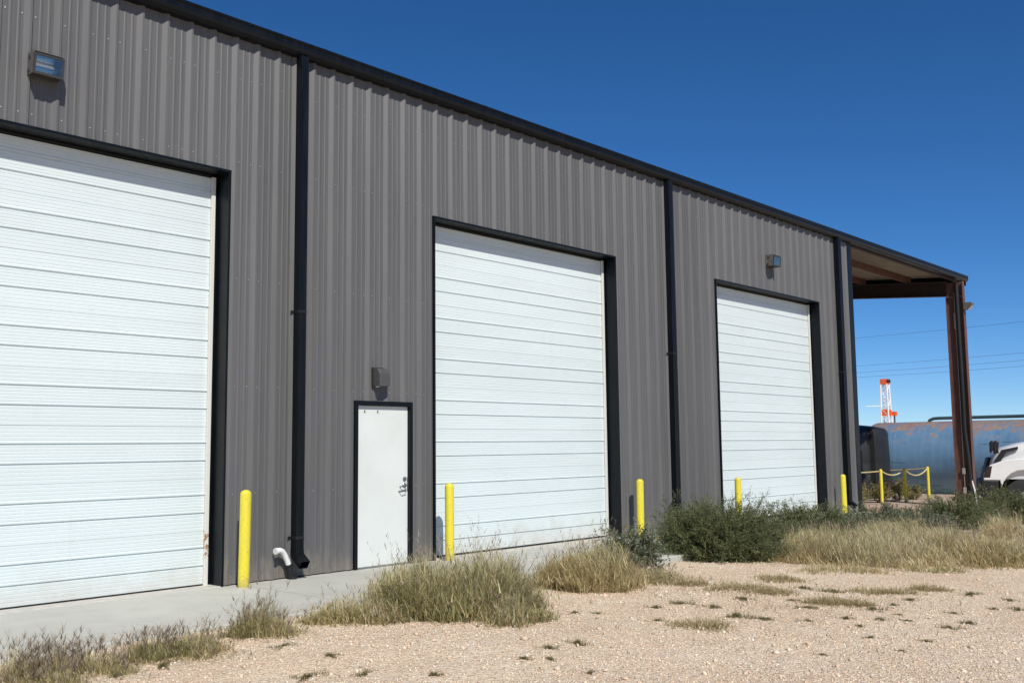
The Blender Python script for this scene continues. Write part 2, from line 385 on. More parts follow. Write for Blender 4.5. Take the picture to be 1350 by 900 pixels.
# concrete apron: slabs separated by control joints
ap = tag(obj('concrete_apron', MB().box(-2, 15.7, -2.16, -.02, -.9, -.36), 'concrete'), kind='structure')
jx = [-2, 2.1, 6.62, 11.2, 15.8, 20.2, 24.3]
for k in range(6):
    x0, x1 = jx[k]+.006, jx[k+1]-.006
    m = MB(); n = 6; FE = -2.2 if k < 4 else -1.05
    xx = [x0+(x1-x0)*i/n for i in range(n+1)]
    for i in range(n+1):
        z = apron_z(xx[i]); wob = .012*math.sin(xx[i]*3.1)+.01*math.sin(xx[i]*7.7)
        m.v += [(xx[i], FE+wob, -.6), (xx[i], FE+wob, z-.016-.01), (xx[i], FE+.02+wob, z-.014), (xx[i], -.003, z), (xx[i], -.003, -.6)]
    for i in range(n):
        for j in range(4): a = i*5+j; m.f.append((a, a+1, a+6, a+5))
    m.f.append((0, 1, 2, 3, 4)); m.f.append(tuple(n*5+q for q in (4, 3, 2, 1, 0)))
    obj('slab', m, 'concrete', ap)

# ------------------------------------------------------------------ building
B = tag(empty('metal_building', (0, 0, 0)), 'long grey ribbed metal shop building with black trim and open canopy at its end', 'building')
WX0, WX1, EAVE = -1.5, 24.10, 6.72
DOORS = [(1.98, 6.36), (9.75, 14.12), (17.57, 22.22)]; OPT = 4.885
ED = (8.315, 9.305, 2.185)
openings = [(a, c, OPT) for a, c in DOORS] + [ED]
ribs = [7.06-.306*k for k in range(28)][::-1] + [7.33] + [8.23+.314*k for k in range(-2, 25)] + [16.69+.329*k for k in range(-2, 23)]
ribs = sorted(r for r in ribs if WX0+.05 < r < WX1-.12)
def profile(x0, x1, rb):
    """(x, y) polyline of the sheet between x0 and x1"""
    pts = []
    full = [r for r in ribs]
    for i, r in enumerate(full):
        pts += [(r-.062, 0), (r-.012, -.038), (r+.012, -.038), (r+.030, 0)]
        if i+1 < len(full):
            g = full[i+1]-r
            for q in (.36, .64):
                c = r+g*q; pts += [(c-.017, 0), (c-.008, -.005), (c+.008, -.005), (c+.016, 0)]
    pts = [q for q in pts if x0 < q[0] < x1]
    pts = [(x0, 0.0)] + pts + [(x1, 0.0)]
    for (a, c, _) in openings:
        for e in (a, c):
            if x0 < e < x1:
                for k in range(len(pts)-1):
                    if pts[k][0] < e < pts[k+1][0]:
                        tt = (e-pts[k][0])/(pts[k+1][0]-pts[k][0]); pts.insert(k+1, (e, pts[k][1]+tt*(pts[k+1][1]-pts[k][1]))); break
    return pts
edges = [WX0] + [r+.0315 for r in ribs[2::3]]
edges = [e for e in edges if e < WX1-.3] + [WX1]
for k in range(len(edges)-1):
    pts = profile(edges[k]+.0012, edges[k+1]-.0012, ribs)
    m = MB()
    for (p0, p1) in zip(pts[:-1], pts[1:]):
        xm = (p0[0]+p1[0])/2; z0 = .012
        for (a, c, h) in openings:
            if a < xm < c: z0 = h
        zb0 = z0 if z0 > 1 else z0+apron_z(p0[0])
        zb1 = z0 if z0 > 1 else z0+apron_z(p1[0])
        b = len(m.v); m.v += [(p0[0], p0[1], zb0), (p1[0], p1[1], zb1), (p1[0], p1[1], EAVE), (p0[0], p0[1], EAVE)]; m.f.append((b, b+1, b+2, b+3))
    me = bpy.data.meshes.new('wall_panel'); me.from_pydata(m.v, [], m.f); link('wall_panel', me, 'panel_grey', B)
# unseen liner added behind the sheeting so that no daylight leaks through
m = MB()
xs_ = sorted([WX0, WX1] + [e for o_ in openings for e in o_[:2]])
for x0, x1 in zip(xs_[:-1], xs_[1:]):
    xm = (x0+x1)/2; h = [o_[2] for o_ in openings if o_[0] < xm < o_[1]]
    m.box(x0+.032, x1-.032, .012, .20, (h[0]+.06 if h else -.35), EAVE-.02)
obj('light_block_liner', m, 'trim_black', B)
m = MB(); m.box(WX1-.14, WX1-.012, .21, 18.0, -.5, 6.6); obj('end_wall', m, 'panel_grey', B)
m = MB(); m.box(WX0, WX0+.12, .21, 18.0, -.5, 6.6); obj('end_wall', m, 'panel_grey', B)
m = MB(); m.box(WX0, WX1, 18.02, 18.14, -.5, 8.1); obj('back_wall', m, 'panel_grey', B)
m = MB(); m.box(WX0, WX1-.02, .21, 18.0, -.6, -.04); obj('floor_slab', m, 'concrete', B)

# screw heads in rows along the girts
m = MB()
rs = random.Random(3)
for z in (.10, 1.05, 2.32, 3.62, 5.05, 6.1):
    for i, r in enumerate(ribs):
        for dx in ((.060, -.078) if i % 3 == 2 else (.060,)):
            x = r+dx
            if any(a-.03 < x < c+.03 and z < h+.03 for a, c, h in openings) or x < 2.5: continue
            zz = z + rs.uniform(-.006, .006) + (apron_z(x) if z < .3 else 0)
            m.lathe([(.0075, 0), (.0075, -.002), (.0045, -.003), (.0045, -.006)], (x, -.0005, zz), 6, 'y')
tag(obj('screw_heads', m, 'screw_zinc', B), kind='stuff')

# overhead doors
DY = .22
def overhead_door(x0, x1):
    w0, w1 = x0+.045, x1-.045
    d = MB()
    d.box(x0+.096, x1-.096, DY-.012, DY-.006, OPT-.030, OPT-.004)
    D = obj('overhead_door', d, 'rubber_black', B, bevel=.004)
    for e0, e1 in ((x1-.092, x1-.041), (x0+.041, x0+.092)): obj('weather_strip', MB().box(e0, e1, DY-.035, DY-.006, .0, OPT-.03), 'strip_cream', D, bevel=.004)
    D['label'] = 'white ribbed sectional overhead door'
    h = .607
    pr = [(0, 0.002)]
    def groove(z, dep, hw): return [(0, z-hw), (dep, z-hw*.35), (dep, z+hw*.35), (-.004 if dep > .006 else 0, z+hw)]
    fine = []
    for g0, g1, n in ((0.0, .205, 4), (.205, .41, 5), (.41, .607, 4)):
        fine += [g0+(g1-g0)*(i+1)/(n+1) for i in range(n)]
    marks = sorted([(q, .0022, .005) for q in fine] + [(.205, .015, .0105), (.41, .015, .0105)])
    for z, dp, hw in marks:
        pr += groove(z, dp, hw)
        if dp > .006: pr += [(-.004, z+hw+.016), (0, z+hw+.024)]
    pr += [(0, h-.003), (.006, h-.0005), (.04, h-.0005), (.04, .0005), (.006, .0005)]
    pr = [(DY+y, z) for y, z in pr]
    mb = MB().prism(pr, 'x', w0, w1); me = mb.mesh('door_section')
    for k in range(8):
        s = link('door_section', me, 'door_white', D); s.location = (0, .0015*((k*37) % 3-1), .022+k*h)
    obj('bottom_seal', MB().box(w0, w1, DY-.008, DY+.03, -.02, .021), 'rubber_black', D)
    # black steel trim round the opening
    t_ = MB(); t_.prism([(x1+.0, -.040), (x1+.028, -.040), (x1+.028, DY+.10), (x1-.04, DY+.10), (x1-.04, DY+.0), (x1-.0, DY+.0)], 'z', -.03+apron_z(x1), OPT-.002)
    obj('jamb_trim', t_, 'trim_black', D)
    t_ = MB(); t_.prism([(x0-.0, -.040), (x0-.028, -.040), (x0-.028, DY+.10), (x0+.04, DY+.10), (x0+.04, DY+.0), (x0+.0, DY+.0)], 'z', -.03+apron_z(x0), OPT-.002)
    obj('jamb_trim', t_, 'trim_black', D)
    t_ = MB(); t_.prism([(-.041, OPT), (-.041, OPT+.03), (DY+.1, OPT+.03), (DY+.1, OPT-.04), (DY, OPT-.04), (DY, OPT)], 'x', x0-.030, x1+.030)
    obj('header_trim', t_, 'trim_black', D)
    # break-metal lap lines on the right jamb
    obj('door_sill', MB().box(x0-.01, x1+.01, -.03, .36, -.30, .001+apron_z((x0+x1)/2)*.4+.006), 'sill_concrete', D, bevel=.006)
    return D
ods = [overhead_door(a, c) for a, c in DOORS]
for o, l in zip(ods, ('white sectional overhead door with a rusty patch on its edge strip', 'white sectional overhead door beside the entry door', 'white sectional overhead door farthest along the wall')): o['label'] = l

# entry door
x0, x1, hh_ = ED
leaf = obj('entry_door', MB().box(x0+.045, x1-.045, .012, .056, .018, hh_-.05), 'leaf_white', B, bevel=.002)
leaf['label'] = 'plain white steel entry door with lever handle'
m = MB(); m.prism([(x0-.012, -.02), (x0-.012, hh_+.014), (x1+.012, hh_+.014), (x1+.012, -.02), (x1-.041, -.02), (x1-.041, hh_-.046), (x0+.041, hh_-.046), (x0+.041, -.02)], 'y', -.038, .10)
obj('door_frame', m, 'trim_black', leaf, bevel=.003)
obj('threshold', MB().box(x0+.042, x1-.042, -.03, .09, -.02, .014), 'steel_grey', leaf)
hx, hz = x1-.125, 1.06
m = MB(); m.lathe([(.034, 0), (.034, -.008), (.028, -.013)], (hx+.02, .012, hz), 18, 'y')
m.tube([(hx+.02, .01, hz), (hx+.02, -.045, hz), (hx-.005, -.052, hz), (hx-.07, -.05, hz-.012), (hx-.115, -.046, hz-.02)], [.011, .011, .0105, .0095, .008], 10)
obj('lever_handle', m, 'steel_grey', leaf, True)
m = MB(); m.lathe([(.030, 0), (.030, -.012), (.016, -.017)], (hx+.02, .012, hz+.085), 18, 'y'); obj('deadbolt', m, 'steel_grey', leaf, True)
obj('strike_guard', MB().box(x1-.060, x1-.0425, -.002, .0115, hz-.07, hz+.11), 'steel_grey', leaf)
m = MB(); m.tube([(hx-.115, -.046, hz-.02), (hx-.06, -.05, hz-.075), (hx+.02, -.03, hz-.085), (hx+.03, .008, hz-.08)], .006, 8); obj('pull_loop', m, 'steel_grey', leaf, True)
for z in (.27, 1.08, 1.88):
    obj('hinge', MB().lathe([(.008, -.05), (.008, .05)], (x0+.044, .0, z), 10), 'rubber_black', leaf, True)
for dx in (.13, .355):
    obj('screw_plate', MB().box(x0+.045+dx, x0+.045+dx+.018, .0085, .0115, hh_-.148, hh_-.108), 'sticker_dark', leaf)

# gutter along the whole eave, canopy included
GX1 = 32.72
gp = [(-.005, 6.598), (-.105, 6.598), (-.142, 6.632), (-.156, 6.675), (-.150, 6.735), (-.166, 6.75), (-.166, 6.772), (-.145, 6.775), (-.005, 6.765)]
m = MB(); m.prism(gp, 'x', WX0-.1, GX1); obj('gutter', m, 'trim_black', B)
for x in (WX0+1.5, 1.55, 4.6, 7.65, 10.7, 13.75, 16.8, 19.85, 22.9, 25.95, 29.0):
    obj('gutter_seam', MB().prism([(q[0]-.0025 if q[0] < -.01 else q[0]+.001, q[1]-.0025 if q[1] < 6.6 else q[1]+.0025) for q in gp], 'x', x, x+.035), 'trim_black', B)

def downspout(xa, xb, label=None):
    d = MB(); y0, y1 = -.145, -.036
    zb = .30+apron_z(xa)
    w = xb-xa
    # fluted box section
    pr = [(xa, y1), (xa, y0), (xa+w*.22, y0), (xa+w*.27, y0+.006), (xa+w*.40, y0+.006), (xa+w*.45, y0), (xa+w*.55, y0), (xa+w*.60, y0+.006), (xa+w*.73, y0+.006), (xa+w*.78, y0), (xb, y0), (xb, y1)]
    d.prism(pr, 'z', zb, 6.600)
    D = obj('downspout', d, 'trim_black', B)
    for z in (.49, 3.28):
        s = MB(); s.box(xa-.004, xb+.004, y0-.005, y1, z-.018, z+.018); s.box(xa-.045, xa-.004, -.040, -.034, z-.018, z+.018); s.box(xb+.004, xb+.02, -.040, -.034, z-.018, z+.018)
        S_ = obj('strap', s, 'rubber_black', D, bevel=.002)
    e = MB()      # kick-out elbow at the foot
    ya, yb = y0, y1
    R_ = [((xa-.003, ya-.003, zb+.05), (xb+.003, ya-.003, zb+.05), (xb+.003, yb, zb+.05), (xa-.003, yb, zb+.05)),
          ((xa-.003, ya-.003, zb), (xb+.003, ya-.003, zb), (xb+.003, yb, zb-.03), (xa-.003, yb, zb-.03)),
          ((xa-.003, ya-.13, zb-.09), (xb+.003, ya-.13, zb-.09), (xb+.003, ya-.075, zb-.175), (xa-.003, ya-.075, zb-.175))]
    for ring in R_: e.v += list(ring)
    for i in range(2):
        for k in range(4): j = (k+1) % 4; e.f.append((i*4+k, i*4+j, i*4+4+j, i*4+4+k))
    obj('elbow', e, 'trim_black', D)
    return D
ds1 = downspout(7.31, 7.425); downspout(15.74, 15.88); downspout(23.20, 23.36)
# white pipe elbow with a black coupling beside the first downspout
pp = MB(); pp.tube([(7.27, -.10, .06), (7.25, -.10, .14), (7.215, -.105, .225), (7.17, -.112, .30), (7.13, -.12, .345), (7.085, -.128, .36), (7.03, -.135, .355)], [.034]*7, 12)
dp = obj('drain_pipe', pp, 'pvc_white', B, True)
obj('coupling', MB().tube([(7.272, -.10, .02), (7.262, -.10, .10), (7.237, -.102, .18)], .042, 12), 'rubber_black', dp, True)
obj('pipe_lip', MB().tube([(7.045, -.133, .3565), (7.02, -.1365, .354)], .039, 12), 'pvc_white', dp, True)
obj('clean_out', MB().lathe([(.055, .0), (.055, .045), (.035, .05)], (7.30, -.10, -.005), 14), 'rubber_black', dp, True)

# corner trim at the end of the enclosed wall
m = MB(); m.prism([(23.93, -.0345), (23.93, -.050), (24.165, -.050), (24.165, .24), (24.128, .24), (24.128, -.0345)], 'z', -.5, 6.596); obj('corner_trim', m, 'trim_black', B)

# canopy: roof sheets, purlins, rafter frame, column
SL = .0835
def zroof(y): return 6.805 + SL*y
m = MB(); prof = []
for i in range(6):
    c = .08+.1525*i; prof += [(c-.030, 0), (c-.018, -.042), (c+.018, -.042), (c+.030, 0)]
prof = [(0, 0)] + prof + [(.913, 0)]
y_a, y_b = -.02, 9.0
for (q0, q1) in zip(prof[:-1], prof[1:]):
    b = len(m.v); m.v += [(q0[0], y_a, zroof(y_a)+q0[1]), (q1[0], y_a, zroof(y_a)+q1[1]), (q1[0], y_b, zroof(y_b)+q1[1]), (q0[0], y_b, zroof(y_b)+q0[1])]; m.f.append((b, b+1, b+2, b+3))
rme = bpy.data.meshes.new('roof_panel'); rme.from_pydata(m.v, [], m.f); rme.materials.append(MATS['roof_underside'])
x = WX0-.1
while x < GX1-.35:
    o = link('roof_panel', rme, None, B); o.location.x = x; x += .915
m = MB(); m.prism([(9.02, zroof(9)-.02), (9.02, zroof(9)+.02), (18.2, zroof(9)-.75), (18.2, zroof(9)-.79)], 'x', WX0-.1, GX1-.2); obj('rear_roof_slope', m, 'roof_metal', B)
def cee(y, mat, x0=24.2, x1=32.35):
    z0 = 6.552+SL*y; m = MB()
    m.prism([(y, z0), (y+.065, z0), (y+.065, z0+.004), (y+.004, z0+.004), (y+.004, z0+.205), (y+.065, z0+.205), (y+.065, z0+.209), (y, z0+.209)], 'x', x0, x1)
    obj('purlin', m, mat, B)
for y in (1.5, 3.0, 4.5, 6.0, 7.5): cee(y, 'primer_red')
cee(.03, 'primer_shaded')
CX = 32.06
m = MB(); m.prism([(-.10, zroof(-.10)-.33), (-.10, zroof(-.10)-.01), (9.0, zroof(9.0)-.01), (9.0, zroof(9.0)-.33)], 'x', 32.62, 32.66); obj('rake_trim', m, 'trim_black', B)
def ibeam_poly(xc, hw): pass
m = MB()      # rafter: web + flanges following the roof slope
for (za, zb_, hw) in ((-.47, -.458, .10), (-.455, -.015, .005), (-.012, 0.0, .10)):
    b = len(m.v)
    for y in (.31, 9.0):
        zt = 6.545+SL*y
        m.v += [(CX-hw, y, zt+za), (CX+hw, y, zt+za), (CX+hw, y, zt+zb_), (CX-hw, y, zt+zb_)]
    m.f += [(b, b+1, b+2, b+3), (b+4, b+5, b+6, b+7), (b, b+1, b+5, b+4), (b+1, b+2, b+6, b+5), (b+2, b+3, b+7, b+6), (b+3, b, b+4, b+7)]
obj('rafter', m, 'primer_shaded', B)
def column(ycol, sgn, ztop):
    m = MB(); zb_ = -.62
    m.box(CX-.10, CX+.10, ycol-.012 if sgn < 0 else ycol, ycol if sgn < 0 else ycol+.012, zb_, ztop)
    yo = ycol + .50*(-sgn)
    m.box(CX-.10, CX+.10, min(yo, yo-.012*sgn), max(yo, yo-.012*sgn), zb_, ztop-.46)
    m.box(CX-.005, CX+.005, min(ycol, yo)+.001, max(ycol, yo)-.001, zb_, ztop-.005)
    m.box(CX-.098, CX+.098, min(ycol, yo)+.013, max(ycol, yo)-.013, ztop-.48, ztop-.465)
    m.box(CX-.16, CX+.16, min(ycol, yo)-.05, max(ycol, yo)+.05, zb_-.02, zb_+.012)
    return obj('column', m, 'primer_red', B)
col = column(-.19, -1, 6.53)
column(8.9, 1, 7.2)
m = MB(); xw = CX-.075
m.tube([(xw, -.02, 6.45), (xw, -.02, 5.2), (xw, -.03, 4.0), (xw, -.03, 2.6), (xw, -.02, 2.0), (xw, -.08, 1.2), (xw, -.11, .6), (xw, -.11, -.4)], .070, 12); obj('drain_hose', m, 'rubber_black', col, True)  # real hose, drawn thicker to stand in for the flange's shadow on the web
m = MB(); m.tube([(xw+.02, .07, 6.2), (xw+.02, .07, -.4)], .012, 8); obj('conduit', m, 'galvanised', col, True)
for z in (.68, .10): obj('junction_box', MB().box(CX-.09, CX-.02, .02, .12, z-.09, z+.09), 'galvanised', col, bevel=.006)
m = MB(); m.tube([(CX-.09, -.13, .50), (CX-.10, -.22, .1), (CX-.11, -.29, -.5)], .025, 8); obj('stub_pipe', m, 'pvc_white', col, True)
obj('conduit_fitting', MB().box(CX-.085, CX-.03, .05, .11, 5.05, 5.55), 'galvanised', col, bevel=.006)
# ------------------------------------------------------------------ lights on the wall
def wall_pack(name, xc, z0, w, h, dep, label):
    T = tag(empty(name, (xc, -.03, z0)), label, 'wall light')
    hw = w/2
    # housing: back box, sloping lens face looking down and out
    sp_ = [(0.0, .0), (-dep*.86, .0), (-dep, h*.86), (-dep*.97, h), (0.0, h)]
    m = MB(); m.prism([(0.0, .0), (-.012, .0), (-.012, h), (0.0, h)], 'x', -hw+.009, hw-.009); H = obj('housing', m, 'housing_side', T)
    for e0, e1 in ((-hw, -hw+.008), (hw-.008, hw)): obj('side_plate', MB().prism(sp_, 'x', e0, e1), 'housing_side', T, bevel=.002)
    obj('top_plate', MB().prism([(-.013, h-.008), (-dep*.96, h-.008), (-dep*.96, h-.001), (-.013, h-.001)], 'x', -hw+.009, hw-.009), 'housing_side', T)
    obj('bottom_plate', MB().prism([(-.013, .001), (-dep*.855, .001), (-dep*.86, .009), (-.013, .009)], 'x', -hw+.009, hw-.009), 'housing_bronze', T)
    n = Vector((0, -h*.86, -dep*.14)).normalized()            # outward normal of the sloping face (towards -y and down)
    a = Vector((0, -dep*.86, 0)); c = Vector((0, -dep, h*.86)); u = (c-a)
    def pt(x, t_, o): q = a + u*t_ + n*o; return (x, q.y, q.z)
    def rim(t0, t1, x_0, x_1, o0, o1):
        m_ = MB(); m_.v += [pt(x_0, t0, o0), pt(x_1, t0, o0), pt(x_1, t1, o0), pt(x_0, t1, o0), pt(x_0, t0, o1), pt(x_1, t0, o1), pt(x_1, t1, o1), pt(x_0, t1, o1)]
        m_.f += [(0,1,2,3),(4,5,6,7),(0,1,5,4),(1,2,6,5),(2,3,7,6),(3,0,4,7)]; return m_
    fr = MB()
    for q in (rim(-.02, .09, -hw, hw, .002, .022), rim(.91, 1.03, -hw, hw, .002, .022), rim(.092, .908, -hw, -hw+.022, .002, .022), rim(.092, .908, hw-.022, hw, .002, .022)):
        b = len(fr.v); fr.v += q.v; fr.f += [tuple(b+i for i in f) for f in q.f]
    obj('bezel', fr, 'housing_bronze', T)
    m = MB(); K = 12
    for i in range(K+1):
        t_ = .06+.88*i/K; q0 = pt(-hw+.012, t_, -.002-.085*math.sin(math.pi*i/K)); m.v += [q0, (-q0[0], q0[1], q0[2])]
    for i in range(K): m.f.append((2*i, 2*i+1, 2*i+3, 2*i+2))
    obj('reflector', m, 'reflector', T, True)
    obj('lens', rim(.093, .907, -hw+.0225, hw-.0225, .014, .018), 'lens_glass', T)
    obj('hinge', MB().box(-hw-.012, -hw-.0005, -dep*.45, -dep*.25, h*.12, h*.22), 'housing_bronze', T)
    obj('hinge', MB().box(-hw-.012, -hw-.0005, -dep*.55, -dep*.35, h*.72, h*.82), 'housing_bronze', T)
    return T
wall_pack('wall_light', 4.135, 5.435, .31, .24, .16, 'boxy flood light with sloping glass high above the nearest overhead door')
wall_pack('wall_light', 19.83, 5.44, .33, .25, .20, 'small boxy flood light above the farthest overhead door')
T = tag(empty('wall_sconce', (8.70, -.034, 2.395)), 'dark grey downward wall sconce above the white entry door', 'wall light')
m = MB(); m.prism([(0, .0), (-.135, .0), (-.130, .165), (-.092, .235), (0, .235)], 'x', -.088, .088)
obj('hood', m, 'sconce_grey', T, bevel=.006)
obj('back_plate', MB().box(-.10, .10, -.004, .03, -.012, .255), 'housing_bronze', T)
obj('lens', MB().box(-.06, .06, -.085, -.01, -.012, -.001), 'lens_glass', T)

m = MB(); T = tag(empty('wall_light', (CX-.02, -.205, 5.62)), 'small angled lamp bracket near the top of the canopy column', 'wall light')
m = MB(); m.prism([(0, .02), (-.06, .0), (-.10, .0), (-.24, .13), (-.26, .20), (-.22, .23), (0, .23)], 'x', -.11, .11); obj('housing', m, 'housing_side', T, bevel=.006)
m = MB(); m.prism([(-.105, -.002), (-.245, .128), (-.250, .123), (-.110, -.007)], 'x', -.09, .09); obj('lens', m, 'reflector', T)

# ------------------------------------------------------------------ bollards
def bollard_mesh(r, h, base=.0):
    m = MB(); pr = [(r, -.25), (r, h-r*.78)]
    for i in range(1, 7):
        a_ = math.pi/2*i/6; pr.append((max(.004, r*math.cos(a_)), h-r*.78+r*.78*math.sin(a_)))
    m.lathe(pr, (0, 0, 0), 24); return m
BL = [(6.46, -.34, 1.11, 'yellow bollard beside the nearest overhead door, clear of any weeds'),
      (9.825, -.24, 1.07, 'yellow bollard just right of the entry door, casting a shadow on the white door'),
      (14.34, -.30, .99, 'yellow bollard between the middle overhead door and the second downspout'),
      (17.70, -.29, .92, 'yellow bollard rising behind the big dark bush'),
      (22.55, -.30, .845, 'yellow bollard between the farthest overhead door and the building corner')]
for x, y, zt, lb in BL:
    zb_ = apron_z(x); h = zt-zb_
    o = obj('bollard', bollard_mesh(.0635, h), 'yellow_plastic', None, True); o.location = (x, y, zb_); o.rotation_euler = (.008*math.sin(x*9), .008*math.cos(x*5), x)
    tag(o, lb, 'bollard', 'yellow bollards along the wall')
    obj('base_ring', MB().lathe([(.072, -.01), (.072, .006), (.066, .010)], (0, 0, 0), 24), 'sill_concrete', o, True)

# ------------------------------------------------------------------ slab, rope posts, tanks beyond the canopy
k = tag(obj('concrete_pad', MB().box(30.55, 39.2, 1.0, 11, -1.1, -.40), 'kerb_earth', None, bevel=.02), kind='structure')
PST = [(31.70, 2.54, 1.13, 'thin yellow rope post in front of the black tank'), (33.46, 2.45, 1.12, 'thin yellow rope post between two others, in front of the blue tank'),
       (35.44, 2.41, 1.13, 'thin yellow rope post nearest the canopy column'), (31.0, 4.9, 1.12, 'thin yellow rope post hidden behind the building corner'), (37.4, 7.6, 1.12, 'thin yellow rope post hidden behind the black tank')]
for x, y, h, lb in PST:
    o = obj('rope_post', bollard_mesh(.05, h), 'yellow_plastic', None, True); o.location = (x, y, -.40); tag(o, lb, 'post', 'yellow rope posts by the tanks')
    obj('foot_plate', MB().box(-.09, .09, -.09, .09, -.001, .012), 'galvanised', o)
    obj('eye_ring', MB().tube([(-.055, 0, h-.1), (-.075, 0, h-.085), (-.075, 0, h-.115), (-.055, 0, h-.1)], .008, 6), 'galvanised', o)
def rope(i, j, sag, label, dz=-.10):
    A = Vector((PST[i][0], PST[i][1], -.40+PST[i][2]+dz)); C = Vector((PST[j][0], PST[j][1], -.40+PST[j][2]+dz))
    pts = [A.lerp(C, q/14) - Vector((0, 0, sag*4*(q/14)*(1-q/14))) for q in range(15)]
    tag(obj('rope', MB().tube(pts, .021, 7), 'rope_yellow', None, True), label, 'rope', 'ropes strung between the yellow posts')
rope(3, 0, .06, 'taut yellow rope crossing in front of the black tank', -.07); rope(0, 1, .16, 'yellow rope sagging between the first two rope posts', -.05)
rope(1, 2, .22, 'slack yellow rope sagging between the two posts in front of the blue tank', -.05); rope(2, 4, .12, 'yellow rope running from the last post back behind the black tank', -.06)

T = tag(empty('water_tank', (35.65, 5.40, -.40)), 'squat black plastic water tank with domed top beside the building corner', 'tank')
m = MB(); n = 96; prof = [(1.46, 0), (1.50, .04), (1.50, 1.05), (1.492, 1.10), (1.50, 1.15), (1.47, 2.00), (1.44, 2.10), (1.36, 2.18), (.95, 2.26), (.5, 2.30), (.22, 2.31)]
for (r, h) in prof:
    for q in range(n):
        a_ = 2*math.pi*q/n; ph = (a_*6/(2*math.pi)+.12) % 1.0
        rr = r*(.90 if ph < .17 else 1.0) if .02 < h < 2.22 else r
        m.v.append((rr*math.cos(a_), rr*math.sin(a_), h))
for i in range(len(prof)-1):
    for q in range(n): j = (q+1) % n; m.f.append((i*n+q, i*n+j, (i+1)*n+j, (i+1)*n+q))
m.f.append(tuple(range(n-1, -1, -1))); m.f.append(tuple((len(prof)-1)*n+q for q in range(n)))
obj('tank_body', m, 'tank_black', T, True)
T.scale = (1, 1, 1.14)
obj('manhole_lid', MB().lathe([(.25, 2.30), (.25, 2.36), (.2, 2.38)], (0, 0, 0), 20), 'tank_black', T, True)

T = tag(empty('steel_tank', (42.0, 1.0, .88)), 'long rusty blue steel tank lying on its side behind the canopy', 'tank')
m = MB(); R0 = 1.53; pr = []
for i in range(8): a_ = math.pi/2*i/8; pr.append((max(.01, R0*math.sin(a_)), -6.3-.55*math.cos(a_)))
pr += [(R0, -6.3+1.5*i) for i in range(0, 9)]
for i in range(8): a_ = math.pi/2*(7-i)/8; pr.append((max(.01, R0*math.sin(a_)), 5.7+.55*math.cos(a_)))
m.lathe(pr, (0, 0, 0), 56, 'y'); obj('shell', m, 'tank_blue', T, True)
for y in (-4.0, -1.0, 2.05, 4.6): obj('weld_seam', MB().lathe([(R0-.005, y-.02), (R0+.007, y-.012), (R0+.007, y+.012), (R0-.005, y+.02)], (0, 0, 0), 56, 'y'), 'tank_blue', T, True)
m = MB(); m.tube([(-.12, 3.6, 1.46), (-.12, 3.55, 1.58), (-.12, 3.4, 1.645), (-.12, 3.2, 1.66), (-.12, -6.0, 1.66)], .065, 10); obj('top_pipe', m, 'pipe_teal', T, True)
for y in (2.1, -1.0, -4.2): obj('pipe_bracket', MB().box(-.16, -.08, y-.05, y+.05, 1.50, 1.60), 'pipe_teal', T)
for y in (-4.5, 0, 4.2): obj('saddle', MB().box(-1.0, 1.0, y-.2, y+.2, -1.75, -1.15), 'kerb_earth', T)

# ------------------------------------------------------------------ truck
T = empty('truck', (35.1, .62, -.68), math.atan2(-.936, .353))      # local +x runs from the nose to the rear
tag(T, 'front end of a white semi truck parked behind the canopy column', 'truck')
def loft(stations, mat, name, parent, smooth=True):
    m = MB(); N = len(stations[0])
    for st_ in stations: m.v += st_
    for i in range(len(stations)-1):
        for k_ in range(N): j = (k_+1) % N; m.f.append((i*N+k_, i*N+j, (i+1)*N+j, (i+1)*N+k_))
    m.f.append(tuple(range(N-1, -1, -1))); m.f.append(tuple((len(stations)-1)*N+k_ for k_ in range(N)))
    return obj(name, m, mat, parent, smooth)
def ring(l0, hw, zb_, zt, rr=.22, rake=0.0):
    o = []
    for (cy, cz, a0) in ((hw-rr, zt-rr, 0), (-hw+rr, zt-rr, 90)):
        for i in range(6):
            a_ = math.radians(a0+18*i); y, z = cy+rr*math.cos(a_), cz+rr*math.sin(a_)
            o.append((l0+rake*(z-zb_), y, z))
    o += [(l0, -hw, zb_), (l0, hw, zb_)]
    return o
loft([ring(.16, .62, 1.05, 1.72, .2, .30), ring(.30, .80, 1.05, 1.93, .25, .2), ring(.62, .95, 1.05, 2.05, .28, .1), ring(1.2, 1.02, 1.05, 2.19, .3, 0), ring(1.8, 1.08, 1.05, 2.30, .3, 0), ring(2.3, 1.12, 1.05, 2.36, .3, 0)], 'truck_white', 'hood', T)
